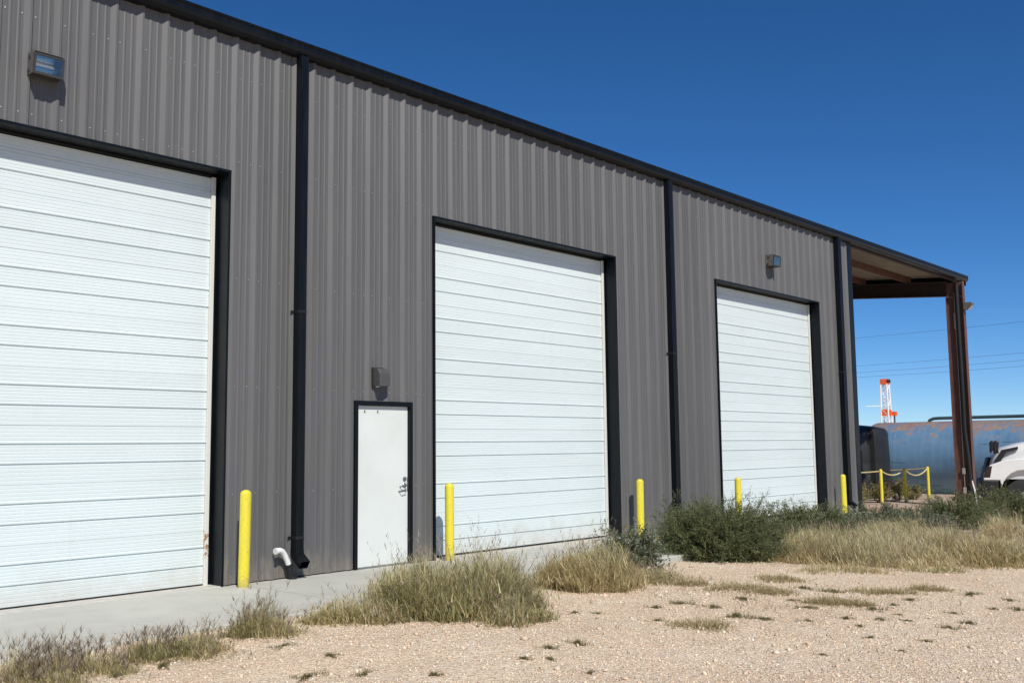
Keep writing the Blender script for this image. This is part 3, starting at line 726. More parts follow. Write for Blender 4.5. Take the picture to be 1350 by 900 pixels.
for sgn in (-1, 1):
    poly = [(.06, 1.02), (.10, 1.25), (.28, 1.50), (.7, 1.66), (1.5, 1.72), (2.3, 1.72), (2.3, .85), (1.90, .80)]
    for i in range(11): a_ = math.radians(12+156*i/10); poly.append((1.22+.66*math.cos(a_), .62+.72*math.sin(a_)))
    poly += [(.54, 1.02)]
    m = MB(); m.prism(poly, 'y', sgn*.90, sgn*1.17); obj('fender', m, 'truck_white', T, bevel=.05)
    m = MB(); m.prism([(.07, 1.10), (.11, 1.28), (.22, 1.44), (.34, 1.48), (.26, 1.10)], 'y', sgn*1.12, sgn*1.182); obj('headlight', m, 'headlight_dark', T, bevel=.015)
    m = MB(); m.prism([(.42, 1.60), (.66, 1.98), (1.12, 2.08), (1.12, 2.0), (.78, 1.90), (.60, 1.62)], 'y', sgn*.80, sgn*1.09); obj('hood_vent', m, 'rubber_black', T)
    m = MB(); m.prism([(.42, 1.86), (.56, 1.92), (.60, 2.24), (.50, 2.29), (.42, 2.22)], 'y', sgn*.72, sgn*.90); obj('hood_mirror', m, 'rubber_black', T, bevel=.03)
    obj('mirror_arm', MB().tube([(.62, sgn*.78, 1.80), (.52, sgn*.81, 1.98)], .025, 8), 'rubber_black', T)
    for lx in (1.22, 6.0, 7.3):
        w = MB(); w.lathe([(.30, -.14), (.47, -.15), (.525, -.11), (.525, .11), (.47, .15), (.30, .14)], (lx, sgn*.98, .525), 32, 'y'); Wh = obj('wheel', w, 'tyre_black', T, True)
        obj('rim', MB().lathe([(.29, -.145), (.29, .02), (.20, .06), (.12, .16), (.10, .16)] if sgn > 0 else [(.10, -.16), (.12, -.16), (.20, -.06), (.29, -.02), (.29, .145)], (lx, sgn*.98, .525), 24, 'y'), 'chrome', Wh, True)
obj('grille', MB().prism([(.02, .95), (.06, 1.0), (.26, 1.72), (.36, 1.74), (.30, .95)], 'y', -.56, .56), 'rubber_black', T, bevel=.02)
obj('bumper', MB().prism([(.0, .45), (-.04, .62), (-.03, .98), (.05, 1.04), (.50, 1.015), (.50, .55), (.40, .42)], 'y', -1.16, 1.16), 'rubber_black', T, bevel=.05)
loft([ring(2.31, 1.12, .95, 2.38, .25), ring(2.32, 1.14, .95, 2.45, .25), ring(3.0, 1.18, .95, 3.35, .3), ring(3.6, 1.2, .95, 3.75, .3), ring(5.6, 1.2, .95, 3.9, .3)], 'truck_white', 'cab', T)
m = MB(); m.v += [(2.35, -1.0, 2.52), (2.35, 1.0, 2.52), (2.93, .98, 3.27), (2.93, -.98, 3.27), (2.32, -1.0, 2.54), (2.32, 1.0, 2.54), (2.90, .98, 3.29), (2.90, -.98, 3.29)]
m.f += [(0,1,2,3),(4,5,6,7),(0,1,5,4),(1,2,6,5),(2,3,7,6),(3,0,4,7)]; obj('windscreen', m, 'window_glass', T)
for sgn in (-1, 1): obj('side_window', MB().prism([(2.75, 2.35), (3.1, 3.1), (3.7, 3.15), (3.7, 2.3)], 'y', sgn*1.12, sgn*1.208), 'window_glass', T)
obj('chassis', MB().box(.6, 8.2, -.42, .42, .55, .94), 'rubber_black', T)

# ------------------------------------------------------------------ far things: derrick, power lines
T = tag(empty('rig_mast', (258.2, 92.8, -1)), 'distant orange and white drilling rig mast beyond the tanks', 'mast')
def lattice(z0, z1, w0, w1, nseg, mat, name, r=.10):
    m = MB()
    for sx_, sy_ in ((1, 1), (1, -1), (-1, 1), (-1, -1)): m.tube([(sx_*w0, sy_*w0, z0), (sx_*w1, sy_*w1, z1)], r*1.35, 6)
    for i in range(nseg+1):
        f_ = i/nseg; w = w0+(w1-w0)*f_; z = z0+(z1-z0)*f_
        for q in (((-w, -w), (w, -w)), ((w, -w), (w, w)), ((w, w), (-w, w)), ((-w, w), (-w, -w))): m.tube([(*q[0], z), (*q[1], z)], r*.7, 5)
        if i < nseg:
            f2 = (i+1)/nseg; w_ = w0+(w1-w0)*f2; z_ = z0+(z1-z0)*f2
            s_ = 1 if i % 2 else -1
            m.tube([(-w*s_, -w, z), (w_*s_, -w_, z_)], r*.7, 5); m.tube([(-w, w*s_, z), (-w_, -w_*s_, z_)], r*.7, 5); m.tube([(w, -w*s_, z), (w_, w_*s_, z_)], r*.7, 5)
    return obj(name, m, mat, T)
lattice(0, 9.4, 1.1, 1.0, 5, 'mast_white', 'lower_mast', .13); lattice(9.4, 17.8, .95, .80, 4, 'mast_white', 'upper_mast', .15)
m = MB(); m.box(-1.0, .85, -1.0, .9, 9.3, 11.2); m.box(-.45, .45, -1.4, -1.0, 9.6, 10.9); obj('tubing_board', m, 'mast_orange', T, bevel=.06)
m = MB(); m.box(.9, 2.0, -2.2, -1.0, 9.5, 10.6); obj('work_platform', m, 'mast_orange', T, bevel=.05)
m = MB(); m.tube([(1.4, -1.6, 0), (1.4, -1.6, 9.5)], .2, 8); obj('stand_pipe', m, 'wire_dark', T)
m = MB(); m.box(-.95, .95, -.95, .95, 17.7, 18.0); m.box(-.95, -.25, -.9, .9, 18.0, 19.1); m.box(.25, .95, -.9, .9, 18.0, 19.1); obj('crown', m, 'mast_orange', T)
for dx in (-.6, .6): obj('sheave', MB().lathe([(.45, -.12), (.5, 0), (.45, .12)], (dx, -1.05, 18.55), 14, 'y'), 'rubber_black', T)
m = MB(); m.tube([(-3.9, 3.6, 12.0), (1.2, -1.0, 12.15)], .10, 6); obj('cross_arm', m, 'mast_white', T)

WR = [((135.45, 47.65, 16.29), (129.72, 24.12, 15.98), 'topmost power line crossing the sky behind the canopy column'), ((135.72, 47.96, 12.36), (129.99, 24.41, 12.25), 'power line second from the top behind the canopy column'),
      ((135.79, 48.03, 11.44), (130.05, 24.48, 11.34), 'power line third from the top behind the canopy column'), ((135.83, 48.08, 10.80), (130.10, 24.54, 10.63), 'lowest power line crossing behind the canopy column')]
ends = []
for A, C, lb in WR:
    A, C = Vector(A), Vector(C); d = (C-A)
    P0, P1 = A-d*1.6, C+d*1.6
    L = []
    for q in range(25):
        f_ = q/24; p_ = P0.lerp(P1, f_); L.append(p_ - Vector((0, 0, 1.1*(4*f_*(1-f_)) - .97)))
    tag(obj('power_line', MB().tube(L, .015, 5), 'wire_dark', None), lb, 'cable', 'power lines'); ends.append((L[0], L[-1]))
for e, lb in ((0, 'wooden utility pole hidden behind the shop building'), (1, 'wooden utility pole out of view beyond the truck')):
    p_ = ends[0][e]; T = tag(empty('utility_pole', (p_.x+.25, p_.y, -1)), lb, 'utility pole')
    obj('pole', MB().tube([(0, 0, 0), (0, 0, p_.z+2)], [.19, .13], 10), 'pole_wood', T, True)
    for w_ in ends:
        z = w_[e].z+1; obj('insulator', MB().tube([(w_[e].x-p_.x-.25, w_[e].y-p_.y, z), (0, 0, z-.05)], .05, 6), 'pole_wood', T)

# ------------------------------------------------------------------ plants
STRAW, GREEN, RED, PALE, OLIVE = (.66, .54, .31), (.185, .230, .080), (.44, .30, .16), (.72, .64, .45), (.34, .34, .15)
def ribbons(root, dirv, L, lat, droop, w, col0, col1, segs=3):
    """curved tapering blades; root (n,3), dirv (n,2) horizontal lean, L (n,), droop (n,)"""
    n = len(root); V = []; C = []
    for k_ in range(segs+1):
        t_ = k_/segs
        h = (lat*t_*.55 + droop*t_*t_)*L
        z = L*t_*np.sqrt(np.clip(1-(.55*lat+droop*t_)**2*.55, .12, 1))
        P = root + np.stack([dirv[:, 0]*h, dirv[:, 1]*h, z], 1)
        ww = w*(1-.75*t_)
        an = np.arctan2(dirv[:, 1], dirv[:, 0])+1.3
        off = np.stack([np.cos(an)*ww, np.sin(an)*ww, 0*ww], 1)
        cc = col0*(1-t_)+col1*t_
        if k_ < segs: V += [P-off, P+off]; C += [cc, cc]
        else: V += [P]; C += [cc]
    nv_ = 2*segs+1
    Va = np.stack(V, 1).reshape(-1, 3); Ca = np.stack(C, 1).reshape(-1, 3)
    b_ = nv_*np.arange(n)[:, None]
    Q = np.concatenate([b_+np.array([[2*k_, 2*k_+1, 2*k_+3, 2*k_+2]]) for k_ in range(segs-1)])
    Tt = b_+np.array([[2*segs-2, 2*segs-1, 2*segs]])
    return Va, Q, Tt, Ca
def merge(parts):
    V, Q, T_, C, o = [], [], [], [], 0
    for v, q, t_, c in parts:
        V.append(v); Q.append(q+o); T_.append(t_+o); C.append(c); o += len(v)
    return np.concatenate(V), [f for f in (np.concatenate(Q), np.concatenate(T_)) if len(f)], np.concatenate(C)
def grass(name, x, y, rx, ry, H, n, pal, label, cat='grass clump', group='dry grass clumps', seed=0, tufts=None, stalks=.03, w=.0040, ang=None, heads=1.0, sink=.0):
    r = np.random.default_rng(seed+100)
    tufts = tufts or max(5, int(rx*ry*70))
    ang = -.90 if ang is None else ang          # long axis runs across the view
    rho = np.sqrt(r.random(tufts)); th = r.uniform(0, 6.283, tufts)
    tc = np.stack([rx*rho*np.cos(th), ry*rho*np.sin(th)], 1)
    tcol = r.random(tufts); tH = r.uniform(.50, 1.15, tufts)
    k_ = r.integers(0, tufts, n); sg = .35*min(rx, ry)/math.sqrt(max(1, tufts/7))+.025
    dl = r.normal(0, sg, (n, 2)); p2 = tc[k_]+dl
    rr_ = np.sqrt((p2[:, 0]/rx)**2+(p2[:, 1]/ry)**2)
    hf = np.clip(1.08-.42*rr_**2, .30, 1.1)*tH[k_]
    out = dl/sg*.45 + p2/np.array([rx, ry])*.50 + r.normal(0, .62, (n, 2))
    mag = np.linalg.norm(out, axis=1)+1e-6; dirv = out/mag[:, None]
    ca, sa = math.cos(ang), math.sin(ang)
    rot = lambda q: np.stack([q[:, 0]*ca-q[:, 1]*sa, q[:, 0]*sa+q[:, 1]*ca], 1)
    pw = rot(p2); dirv = rot(dirv)
    gx, gy = x+pw[:, 0], y+pw[:, 1]
    root = np.stack([pw[:, 0], pw[:, 1], ground_z(gx)+relief(gx, gy)-gz(x, y)-.01], 1)
    L = H*hf*r.uniform(.28, 1.06, n)
    lat = np.clip(mag*.42, 0, 1.0)*r.uniform(.5, 1.2, n); droop = np.where(r.random(n) < .08, r.uniform(.7, 1.3, n), np.clip(r.normal(.18, .18, n), -.05, .6))
    cols = np.array([p_[0] for p_ in pal]); pw_ = np.array([p_[1] for p_ in pal]); pw_ = pw_/pw_.sum(); cum = np.cumsum(pw_)
    sel = np.clip(tcol[k_]*.55+r.random(n)*.45 + r.normal(0, .12, n), 0, .999); ci = np.searchsorted(cum, sel); ci = np.clip(ci, 0, len(cols)-1)
    c0 = cols[ci]*r.uniform(.7, 1.15, (n, 1)); c1 = np.clip(c0*.55+np.array(STRAW)*.78*r.uniform(.6, 1.35, (n, 1)), 0, .75)
    c0 = c0*.75+np.array(RED)*.25*r.uniform(.5, 1.2, (n, 1))
    PP = [ribbons(root, dirv, L, lat, droop, w*r.uniform(.6, 1.4, n), c0, c1)]
    for q in range(2):                                  # short leaves springing sideways from the stems
        m_ = r.random(n) < .42; nm = int(m_.sum()); t_ = r.uniform(.2, .85, nm); Lm, lm, dm = L[m_], lat[m_], droop[m_]
        h = (lm*t_*.55+dm*t_*t_)*Lm; z = Lm*t_*np.sqrt(np.clip(1-(.55*lm+dm*t_)**2*.55, .12, 1))
        b0 = root[m_]+np.stack([dirv[m_][:, 0]*h, dirv[m_][:, 1]*h, z], 1); d2 = r.normal(0, 1, (nm, 2)); d2 /= np.linalg.norm(d2, axis=1)[:, None]
        cm = c0[m_]*r.uniform(.8, 1.35, (nm, 1)); PP.append(ribbons(b0, d2, H*r.uniform(.12, .30, nm), r.uniform(.7, 1.5, nm), r.uniform(-.1, .5, nm), w*r.uniform(.7, 1.4, nm), cm, np.clip(cm*.5+c1[m_]*.6, 0, .75), 2))
    me_v = merge(PP)
    o = link(name, np_mesh(name, me_v[0], me_v[1], me_v[2]), 'plant'); o.location = (x, y, gz(x, y)); tag(o, label, cat, group)
    ns = int(n*stalks)
    if ns > 3:
        i_ = r.integers(0, n, ns); rt = root[i_]; Ls = H*hf[i_]*r.uniform(1.0, 1.38, ns); dv = dirv[i_]; lt = np.clip(lat[i_]*.7, 0, .8); dr = np.abs(r.normal(.12, .10, ns))
        cs = np.array((.56, .46, .34))*r.uniform(.45, 1.0, (ns, 1))
        P = [ribbons(rt, dv, Ls, lt, dr, np.full(ns, .0022), cs*.8, cs)]
        # spikelets near the tips
        for q in range(int(5*heads)+1):
            t_ = r.uniform(.80, 1.0, ns); h = (lt*t_*.55+dr*t_*t_)*Ls; z = Ls*t_*np.sqrt(np.clip(1-(.55*lt+dr*t_)**2*.55, .12, 1))
            pr_ = rt+np.stack([dv[:, 0]*h, dv[:, 1]*h, z], 1); d2 = r.normal(0, 1, (ns, 2)); d2 /= np.linalg.norm(d2, axis=1)[:, None]
            P.append(ribbons(pr_, d2, r.uniform(.03, .075, ns), np.full(ns, 1.1), np.full(ns, .15), np.full(ns, .0024), cs*.9, cs*r.uniform(.6, 1.1, (ns, 1)), 2))
        mm = merge(P); link('seed_stalks', np_mesh('seed_stalks', mm[0], mm[1], mm[2]), 'plant', o)['kind'] = 'stuff'
    return o
def bush(name, x, y, rx, ry, H, stems, twigs, leaves, leaf, lcol, label, cat='bush', group='bushes along the wall', seed=0, scol=(.09, .075, .045), flowers=0, fcol=(.55, .33, .04), upright=.0, ang=-.90):
    r = np.random.default_rng(seed+500)
    o = tag(empty(name, (x, y, gz(x, y))), label, cat, group)
    n = stems
    th = r.uniform(0, 6.283, n); el = np.arcsin(r.uniform(.02+upright, 1.0, n)); rad = r.uniform(.72, 1.08, n)*(1+.10*np.sin(3*th+seed)+.07*np.sin(7*th+2*seed))
    ce = np.cos(el)**.62; se = np.sin(el)**.75
    tip = np.stack([rx*np.cos(th)*ce, ry*np.sin(th)*ce, H*se], 1)*rad[:, None]
    tip[:, 2] = np.maximum(tip[:, 2], .05)
    root = np.stack([r.normal(0, .12, n)*rx, r.normal(0, .12, n)*ry, np.zeros(n)-.02], 1)
    ca, sa = math.cos(ang), math.sin(ang)
    M = np.array([[ca, sa, 0], [-sa, ca, 0], [0, 0, 1]])
    tip = tip@M; root = root@M
    side = r.normal(0, .06, (n, 3))*H
    def along(t_, i_): return root[i_]*(1-t_)[:, None]+tip[i_]*t_[:, None]+side[i_]*(4*t_*(1-t_))[:, None]+np.array([0, 0, .10*H])*(t_*(1-t_))[:, None]
    # stems as 3-sided thin strips
    SV, SF, SC = [], [], []; base = 0
    for k_ in range(n):
        pts = along(np.linspace(0, 1, 5), np.full(5, k_)); a_ = r.uniform(0, 6.28); off = np.array([math.cos(a_), math.sin(a_), 0])
        for q in range(5):
            w = .006*(1-q/5)+.0012; SV += [pts[q]-off*w, pts[q]+off*w]; SC += [np.array(scol)*r.uniform(.7, 1.3)]*2
        for q in range(4): SF.append((base+2*q, base+2*q+1, base+2*q+3, base+2*q+2))
        base += 10
    # twigs
    nt = n*twigs; i_ = np.repeat(np.arange(n), twigs); t_ = r.uniform(.30, 1.0, nt)**.8
    tb = along(t_, i_); d = (tip[i_]-root[i_]); d /= np.linalg.norm(d, axis=1)[:, None]+1e-6
    d = d*.75+r.normal(0, .55, (nt, 3)); d[:, 2] += .25; d /= np.linalg.norm(d, axis=1)[:, None]+1e-6
    tl = r.uniform(.06, .17, nt)*H**.5
    tt = tb+d*tl[:, None]; tt[:, 2] = np.maximum(tt[:, 2], .01)
    off = np.cross(d, r.normal(0, 1, (nt, 3))); off /= np.linalg.norm(off, axis=1)[:, None]+1e-6
    TV = np.stack([tb-off*.0016, tb+off*.0016, tt], 1).reshape(-1, 3); TF = np.arange(nt*3).reshape(-1, 3)
    TC = np.repeat(np.array(scol)*1.2*r.uniform(.6, 1.4, (nt, 1)), 3, 0)
    sv = np.array(SV); V = np.concatenate([sv, TV]); C = np.concatenate([np.array(SC), TC])
    link('stems', np_mesh('stems', V, [np.array(SF), TF+len(sv)], C), 'plant', o)
    # leaves along the twigs
    nl = nt*leaves; j_ = np.repeat(np.arange(nt), leaves); u_ = r.uniform(.05, 1.05, nl)
    lb_ = tb[j_]*(1-u_)[:, None]+tt[j_]*u_[:, None]
    ld = d[j_]*.5+r.normal(0, .7, (nl, 3)); ld /= np.linalg.norm(ld, axis=1)[:, None]+1e-6
    lo = np.cross(ld, r.normal(0, 1, (nl, 3))); lo /= np.linalg.norm(lo, axis=1)[:, None]+1e-6
    ll = leaf[0]*r.uniform(.6, 1.4, nl); lw = leaf[1]*r.uniform(.6, 1.4, nl)
    LV = np.stack([lb_, lb_+ld*(ll*.45)[:, None]+lo*lw[:, None], lb_+ld*ll[:, None], lb_+ld*(ll*.45)[:, None]-lo*lw[:, None]], 1).reshape(-1, 3)
    LV[:, 2] = np.maximum(LV[:, 2], .0)
    LF = np.arange(nl*4).reshape(-1, 4)
    pal = np.array(lcol); stemc = r.integers(0, len(pal), n)
    pick = np.where(r.random(nl) < .6, stemc[i_[j_]], r.integers(0, len(pal), nl))
    LC = np.repeat(pal[pick]*r.uniform(.65, 1.3, (nl, 1)), 4, 0)
    link('foliage', np_mesh('foliage', LV, [LF], LC), 'plant', o)
    if flowers:
        f_ = r.choice(np.where(tt[:, 2] > .45*H)[0], flowers); ctr = tt[f_]+r.normal(0, .015, (flowers, 3)); FV, FF_, FC = [], [], []
        for q in range(flowers):
            nrm = Vector(r.normal(0, .5, 3)) + Vector((-.2, -.6, .6)); nrm.normalize(); e1 = nrm.orthogonal().normalized(); e2 = nrm.cross(e1); rr_ = r.uniform(.012, .022); b_ = len(FV)
            cc = np.array(fcol)*r.uniform(.55, 1.2)
            FV.append(tuple(Vector(ctr[q])+nrm*.006)); FC.append(cc*.6)
            for s_ in range(8):
                a_ = s_*math.pi/4; R__ = rr_*(1 if s_ % 2 else .6); FV.append(tuple(Vector(ctr[q])+(e1*math.cos(a_)+e2*math.sin(a_))*R__)); FC.append(cc)
            for s_ in range(8): FF_.append((b_, b_+1+s_, b_+1+(s_+1) % 8))
        link('flower_heads', np_mesh('flower_heads', np.array(FV), [np.array(FF_)], np.array(FC)), 'plant', o)['kind'] = 'stuff'
    return o
MIX = [(STRAW, 3.6), (GREEN, 4), (OLIVE, 2.4), (RED, .9), (PALE, .8)]
DRY = [(STRAW, 5), (RED, 1.2), (OLIVE, 2.4), (GREEN, 1.4), (PALE, 2.4)]
GRN = [(GREEN, 4), (OLIVE, 3), (STRAW, 2)]
DK = [(.180, .205, .088), (.128, .158, .064), (.245, .262, .118), (.158, .172, .090)]
GG = [(.17, .20, .125), (.125, .16, .085), (.23, .255, .165)]

grass('grass_clump', 7.00, -3.25, .70, .50, .64, 10500, MIX, 'largest clump of green and straw grass in front of the second bollard', seed=1, tufts=40, stalks=.03, w=.0048)
grass('grass_clump', 6.10, -2.85, .38, .26, .30, 2400, DRY, 'low dry tuft at the left foot of the largest grass clump', seed=2)
grass('grass_clump', 7.02, -4.05, .30, .22, .30, 2400, MIX, 'low green tuft at the right foot of the largest grass clump', seed=3)
grass('grass_clump', 9.42, -3.05, .50, .40, .58, 7600, [(STRAW, 5), (OLIVE, 2.2), (RED, 1.4), (GREEN, 1)], 'rounded straw coloured grass clump in front of the middle overhead door', seed=4, tufts=26, stalks=.03, w=.0048)
grass('grass_clump', 10.55, -3.25, .55, .22, .20, 3000, DRY, 'low reddish dry grass at the foot of the grey green weed', seed=5)
bush('flowering_weed', 11.15, -2.38, .50, .40, .62, 150, 12, 7, (.030, .0085), GG, 'grey green weed with brownish yellow flower heads in front of the third bollard', 'weed', 'flowering weeds', 6, flowers=60)
bush('dark_bush', 13.38, -2.38, 1.06, .64, .86, 1100, 16, 10, (.028, .0040), DK, 'big rounded dark green bush covering the foot of the wall', 'bush', 'dark green bushes', 7)
bush('flowering_weed', 11.80, -1.75, .26, .22, .40, 50, 10, 6, (.026, .007), GG, 'small pale weed between the third bollard and the big dark bush', 'weed', 'flowering weeds', 8, flowers=25, fcol=(.6, .55, .4))
# band of dry grass to the right
for i, (x, y, rx, ry, H, n, pal, lb) in enumerate([
    (14.55, -3.45, .62, .45, .50, 7000, DRY, 'straw coloured grass just right of the big dark bush'),
    (14.75, -4.35, .70, .45, .56, 8500, [(STRAW, 4), (PALE, 2.5), (OLIVE, 2), (GREEN, 2)], 'pale and light green arching grass in the middle of the dry grass band'),
    (16.1, -4.55, .70, .50, .50, 7000, DRY, 'dry brown grass right of the pale arching grass'),
    (15.9, -5.55, .55, .42, .42, 6000, DRY, 'dry brown grass at the right end of the band by the gravel'),
    (17.2, -2.85, .70, .50, .52, 5600, MIX, 'mixed green grass behind the dry band below the building corner'),
    (18.3, -4.0, .8, .5, .50, 5600, DRY, 'dry grass behind the right half of the grass band'),
    (17.6, -5.6, .7, .45, .42, 5000, DRY, 'dry grass near the right edge of the picture behind the front row'),
    (20.2, -2.4, .8, .45, .50, 4200, MIX, 'green and straw grass in front of the concrete pad'),
    (21.4, -4.35, .55, .4, .52, 3600, [(STRAW, 5), (PALE, 2), (OLIVE, 1)], 'golden grass in front of the truck bushes'),
    (13.2, -4.35, .60, .30, .20, 900, DRY, 'thin dry grass fringe in front of the band near the dark bush'),
    (14.3, -5.35, .60, .26, .16, 700, MIX, 'thin low grass fringe in front of the band at its middle')]):
    grass('grass_clump', x, y, rx, ry, H*1.02, int(n*.62), pal, lb, seed=20+i, stalks=.035, tufts=6+i % 4, w=.0052)
grass('grass_clump', 16.2, -2.55, .65, .40, .42, 3600, MIX, 'green grass right behind the big dark bush', seed=50, stalks=.02, w=.005)
grass('grass_clump', 19.0, -2.55, .75, .40, .45, 3600, [(GREEN, 3), (OLIVE, 3), (STRAW, 3), (PALE, 1)], 'green grass in front of the farthest overhead door behind the dry band', seed=51, stalks=.02, w=.0055)
grass('grass_clump', 22.4, -1.9, .8, .40, .40, 3000, [(GREEN, 2), (OLIVE, 3), (STRAW, 4)], 'straw and green grass below the building corner', seed=52, stalks=.02, w=.006)
bush('dark_bush', 18.6, -1.35, .90, .50, .72, 330, 13, 8, (.034, .0055), DK, 'green bush hiding the foot of the farthest overhead door', 'bush', 'dark green bushes', 30)
bush('flowering_weed', 21.6, -1.45, .80, .46, .60, 190, 12, 6, (.034, .009), GG+[(.10, .13, .06)], 'leafy weed at the foot of the building corner', 'weed', 'flowering weeds', 31, flowers=40, fcol=(.55, .50, .34))
bush('dark_bush', 17.0, -1.75, .55, .40, .40, 160, 12, 8, (.032, .0055), DK, 'low green bush between the big dark bush and the farthest overhead door', 'bush', 'dark green bushes', 37)
bush('flowering_weed', 20.2, -1.55, .62, .40, .46, 140, 11, 6, (.034, .009), GG+[(.10, .13, .06)], 'leafy grey weed in front of the last bollard', 'weed', 'flowering weeds', 38, flowers=30, fcol=(.55, .50, .34))
bush('flowering_weed', 23.4, -1.6, .70, .40, .45, 140, 11, 6, (.036, .010), GG, 'pale leafy weed between the building corner and the column bush', 'weed', 'flowering weeds', 39, flowers=40, fcol=(.55, .50, .34))
bush('dark_bush', 24.2, -2.25, 1.0, .7, .80, 380, 14, 8, (.036, .0055), DK, 'dark bush in front of the canopy column', 'bush', 'dark green bushes', 32)
bush('dark_bush', 27.4, -2.55, 1.1, .7, .92, 330, 14, 7, (.040, .0065), DK, 'dark bush in front of the white truck', 'bush', 'dark green bushes', 33)
bush('dark_bush', 22.6, -3.45, .5, .4, .42, 120, 10, 7, (.03, .006), DK, 'low green bush in front of the column bush', 'bush', 'dark green bushes', 36)
bush('flowering_weed', 22.1, -2.55, .45, .36, .50, 110, 11, 6, (.034, .009), GG, 'pale grey green weed left of the column bush', 'weed', 'flowering weeds', 34, flowers=20, fcol=(.6, .55, .4))
for (x, y, h, lb, sd) in ((31.25, 3.2, .62, 'yellowing weed growing by the first rope post', 40), (33.95, 2.9, .85, 'tall yellowing weed growing behind the middle rope post', 41), (32.7, 3.0, .70, 'yellowing weed between the first two rope posts', 42), (35.2, 2.9, .5, 'small yellowing weed by the last rope post', 43)):
    o = bush('flowering_weed', x, y, .42, .34, h, 60, 9, 6, (.045, .012), [(.30, .28, .13), (.22, .24, .10), (.42, .32, .14)], lb, 'weed', 'flowering weeds', sd, flowers=40, fcol=(.50, .32, .08), upright=.2); o.location.z = -.40
# tufts along the apron edge at the left
GT = [(GREEN, 4), (OLIVE, 2.5), (STRAW, 1.3), (RED, .8)]
for i, (x, y, rx, ry, H, n, pal, st_, lb) in enumerate([
    (5.06, -2.86, .21, .18, .33, 2700, [(STRAW, 2.6), (OLIVE, 3), (GREEN, 3), (RED, 1.2)], .06, 'lone round tuft on the apron edge below the first bollard'),
    (4.36, -2.98, .22, .15, .22, 1700, GT, .05, 'green weedy tuft with grey seed heads left of the lone round tuft'),
    (4.02, -2.86, .21, .15, .24, 1500, GT, .06, 'dark green tuft on the apron edge below the nearest overhead door'),
    (3.52, -2.92, .17, .12, .25, 650, DRY, .16, 'straw tuft with tall seed stalks near the bottom left corner'),
    (3.22, -2.86, .15, .12, .27, 600, DRY, .16, 'sparse dry tuft with seed stalks close to the left edge'),
    (2.98, -2.72, .16, .14, .26, 800, DRY, .10, 'dry tuft at the left edge of the picture'),
    (3.16, -3.08, .18, .12, .17, 700, GT, .05, 'low green tuft cut by the bottom edge at the left'),
    (3.66, -3.10, .16, .10, .11, 600, GT, .02, 'flat green tuft on the gravel below the seed stalks'),
    (5.78, -2.68, .16, .10, .11, 600, GRN, .03, 'small bright green tuft between the lone tuft and the largest clump')]):
    grass('grass_clump', x, y, rx, ry, H, n, pal, lb, seed=60+i, stalks=st_, w=.0027, heads=1.6)
# small weeds pressed into the gravel
WD = [(10.52,-3.73,.28),(10.46,-4.39,.44),(11.59,-4.24,.38),(10.37,-4.88,.38),(10.06,-5.85,.35),(10.09,-5.64,.32),(11.43,-5.66,.39),(12.17,-5.9,.31),(7.93,-5.52,.31),(8.62,-5.41,.25),(8.66,-5.65,.18),(9.15,-6.28,.21),(8.44,-6.8,.16),(7.55,-6.79,.13),(9.5,-6.71,.18),(10.47,-6.19,.22),(9.38,-7.14,.2),(9.81,-7.15,.18),(11.11,-7.22,.17),(10.31,-6.85,.19),(8.03,-7.23,.15),(8.62,-7.2,.16),(8.96,-7.8,.11),(9.52,-5.68,.21),(9.99,-5.29,.24),(6.52,-5.15,.22),(5.81,-5.2,.17),(5.94,-5.36,.13),(6.21,-5.11,.17),(4.74,-4.63,.16),(4.97,-5.1,.14),(5.77,-5.87,.13),(5.85,-6.04,.12),(6.69,-5.97,.12),(7.88,-5.02,.15),(7.89,-4.3,.21),(7.76,-4.13,.15),(6.22,-5.99,.09),(5.58,-5.01,.09),(4.88,-3.39,.21),(4.89,-4.0,.15),(4.49,-3.93,.11),(4.43,-4.34,.23),(3.57,-3.19,.22),(3.95,-3.16,.23),(11.02,-6.16,.2),(9.89,-6.21,.2),(9.32,-6.52,.17),(9.83,-6.5,.15),(8.88,-7.26,.1),(9.13,-7.52,.12),(8.28,-7.72,.12),(7.75,-7.56,.1),(8.76,-6.08,.17),(8.85,-6.54,.14),(9.74,-4.86,.21),(9.0,-4.93,.17),(7.97,-6.15,.1),(11.04,-7.0,.14),(11.06,-5.28,.26),(11.14,-4.87,.27),(11.96,-6.48,.21),(11.79,-6.94,.18),(9.02,-4.56,.21),(8.59,-4.52,.18),(7.39,-6.22,.09),(7.08,-5.58,.1),(6.49,-6.44,.08),(6.87,-7.08,.09)]
protos = []
for q in range(6):
    r = np.random.default_rng(900+q); n = 300
    nb = 13; arm = r.integers(0, nb, n); aa = r.uniform(0, 6.28, nb); al = r.uniform(.15, 1.25, nb)**1.3
    s_ = r.random(n)*al[arm]; px = np.cos(aa[arm])*s_*.5+r.normal(0, .035, n); py = np.sin(aa[arm])*s_*.5+r.normal(0, .035, n)
    root = np.stack([px, py, np.full(n, -.004)], 1); d = r.normal(0, 1, (n, 2)); d /= np.linalg.norm(d, axis=1)[:, None]
    cols = np.array([(.14, .14, .06), (.20, .185, .08), (.26, .19, .10), (.11, .12, .055)])[r.integers(0, 4, n)]*r.uniform(.7, 1.3, (n, 1))
    mm = merge([ribbons(root, d, r.uniform(.06, .20, n), r.uniform(.5, 1.3, n), r.uniform(0, .4, n), np.full(n, .0085), cols, cols*1.3, 2)])
    protos.append(np_mesh('low_weed', mm[0], mm[1], mm[2]))
rw = random.Random(5)
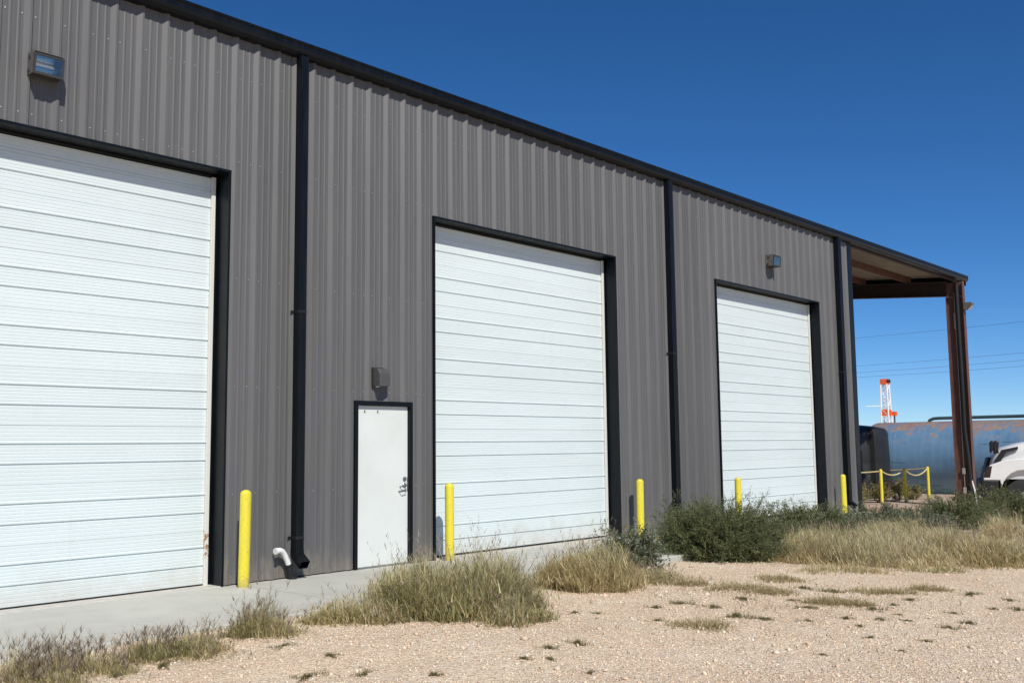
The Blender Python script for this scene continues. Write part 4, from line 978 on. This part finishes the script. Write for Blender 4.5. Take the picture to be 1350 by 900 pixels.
BIG = {(10.52, -3.73): 'low tuft on the gravel just in front of the big dark bush', (10.46, -4.39): 'low olive tuft, the nearest below the big dark bush', (11.59, -4.24): 'low green tuft on the gravel right of the olive one below the dark bush',
       (10.37, -4.88): 'flat weed patch on the gravel between the dark bush and the widest patch', (10.06, -5.85): 'widest low weed patch in the middle of the gravel', (10.09, -5.64): 'weed patch touching the back of the widest one',
       (11.43, -5.66): 'low weed patch on the gravel in front of the pale arching grass', (12.17, -5.9): 'low dry patch on the gravel at the foot of the right grass band', (7.93, -5.52): 'dark low weed patch on the gravel left of the middle'}
WD = [q for q in WD if q[2] > .125]
for i, (x, y, w) in enumerate(WD):
    if (x, y) in BIG:
        grass('low_tuft', x, y, w*.80, w*.60, .12, int(2300*w), [((.15, .16, .06), 3), ((.24, .21, .10), 3), ((.36, .26, .14), 2)], BIG[(x, y)], 'weed', 'low weed patches on the gravel', seed=200+i, stalks=0, w=.0034, tufts=7)
        continue
    o = link('low_weed', protos[i % 6], 'plant'); o.location = (x, y, gz(x, y)); o.rotation_euler.z = rw.uniform(0, 6.28); k_ = w*rw.uniform(.9, 1.6); o.scale = (k_, k_*rw.uniform(.7, 1.0), k_*rw.uniform(.55, .95))
    tag(o, 'low dark green weed sprig flat on the pale gravel', 'weed', 'small weeds on the gravel')

# dead stems and straw litter lying about the feet of the plants
r = np.random.default_rng(77)
CT = [(7.05, -3.27, .95, .62, 520), (9.30, -2.95, .75, .55, 330), (6.1, -2.85, .55, .36, 160), (10.6, -3.3, .8, .4, 220), (13.2, -2.7, 1.25, .65, 320), (14.5, -4.5, 1.3, .7, 520), (16.0, -5.4, 1.2, .8, 380), (5.06, -2.9, .4, .28, 120), (4.2, -3.0, .6, .25, 160), (3.3, -3.0, .6, .25, 140), (10.4, -5.2, 1.6, 1.1, 420), (8.6, -5.9, 2.2, 1.3, 260)]
px, py = [], []
for (cx_, cy_, a_, b_, n_) in CT:
    q = np.sqrt(r.random(n_))*1.1; th = r.uniform(0, 6.283, n_); u, v = a_*q*np.cos(th), b_*q*np.sin(th)
    px.append(cx_+u*math.cos(-.9)-v*math.sin(-.9)); py.append(cy_+u*math.sin(-.9)+v*math.cos(-.9))
px = np.concatenate(px); py = np.concatenate(py); k_ = py < -2.25; px, py = px[k_], py[k_]; n = len(px)
root = np.stack([px, py, ground_z(px)+relief(px, py)+.006], 1); d = r.normal(0, 1, (n, 2)); d /= np.linalg.norm(d, axis=1)[:, None]
cc = np.array([STRAW, RED, OLIVE, (.16, .12, .07), (.12, .11, .05)])[r.integers(0, 5, n)]*r.uniform(.6, 1.1, (n, 1))
mm = merge([ribbons(root, d, r.uniform(.025, .10, n), r.uniform(1.0, 1.9, n), r.uniform(.1, .9, n), np.full(n, .0032), cc, cc*1.1, 2)])
tag(link('straw_litter', np_mesh('straw_litter', mm[0], mm[1], mm[2]), 'plant'), 'dead straw and broken stems littering the gravel around the plants', 'litter', kind='stuff')
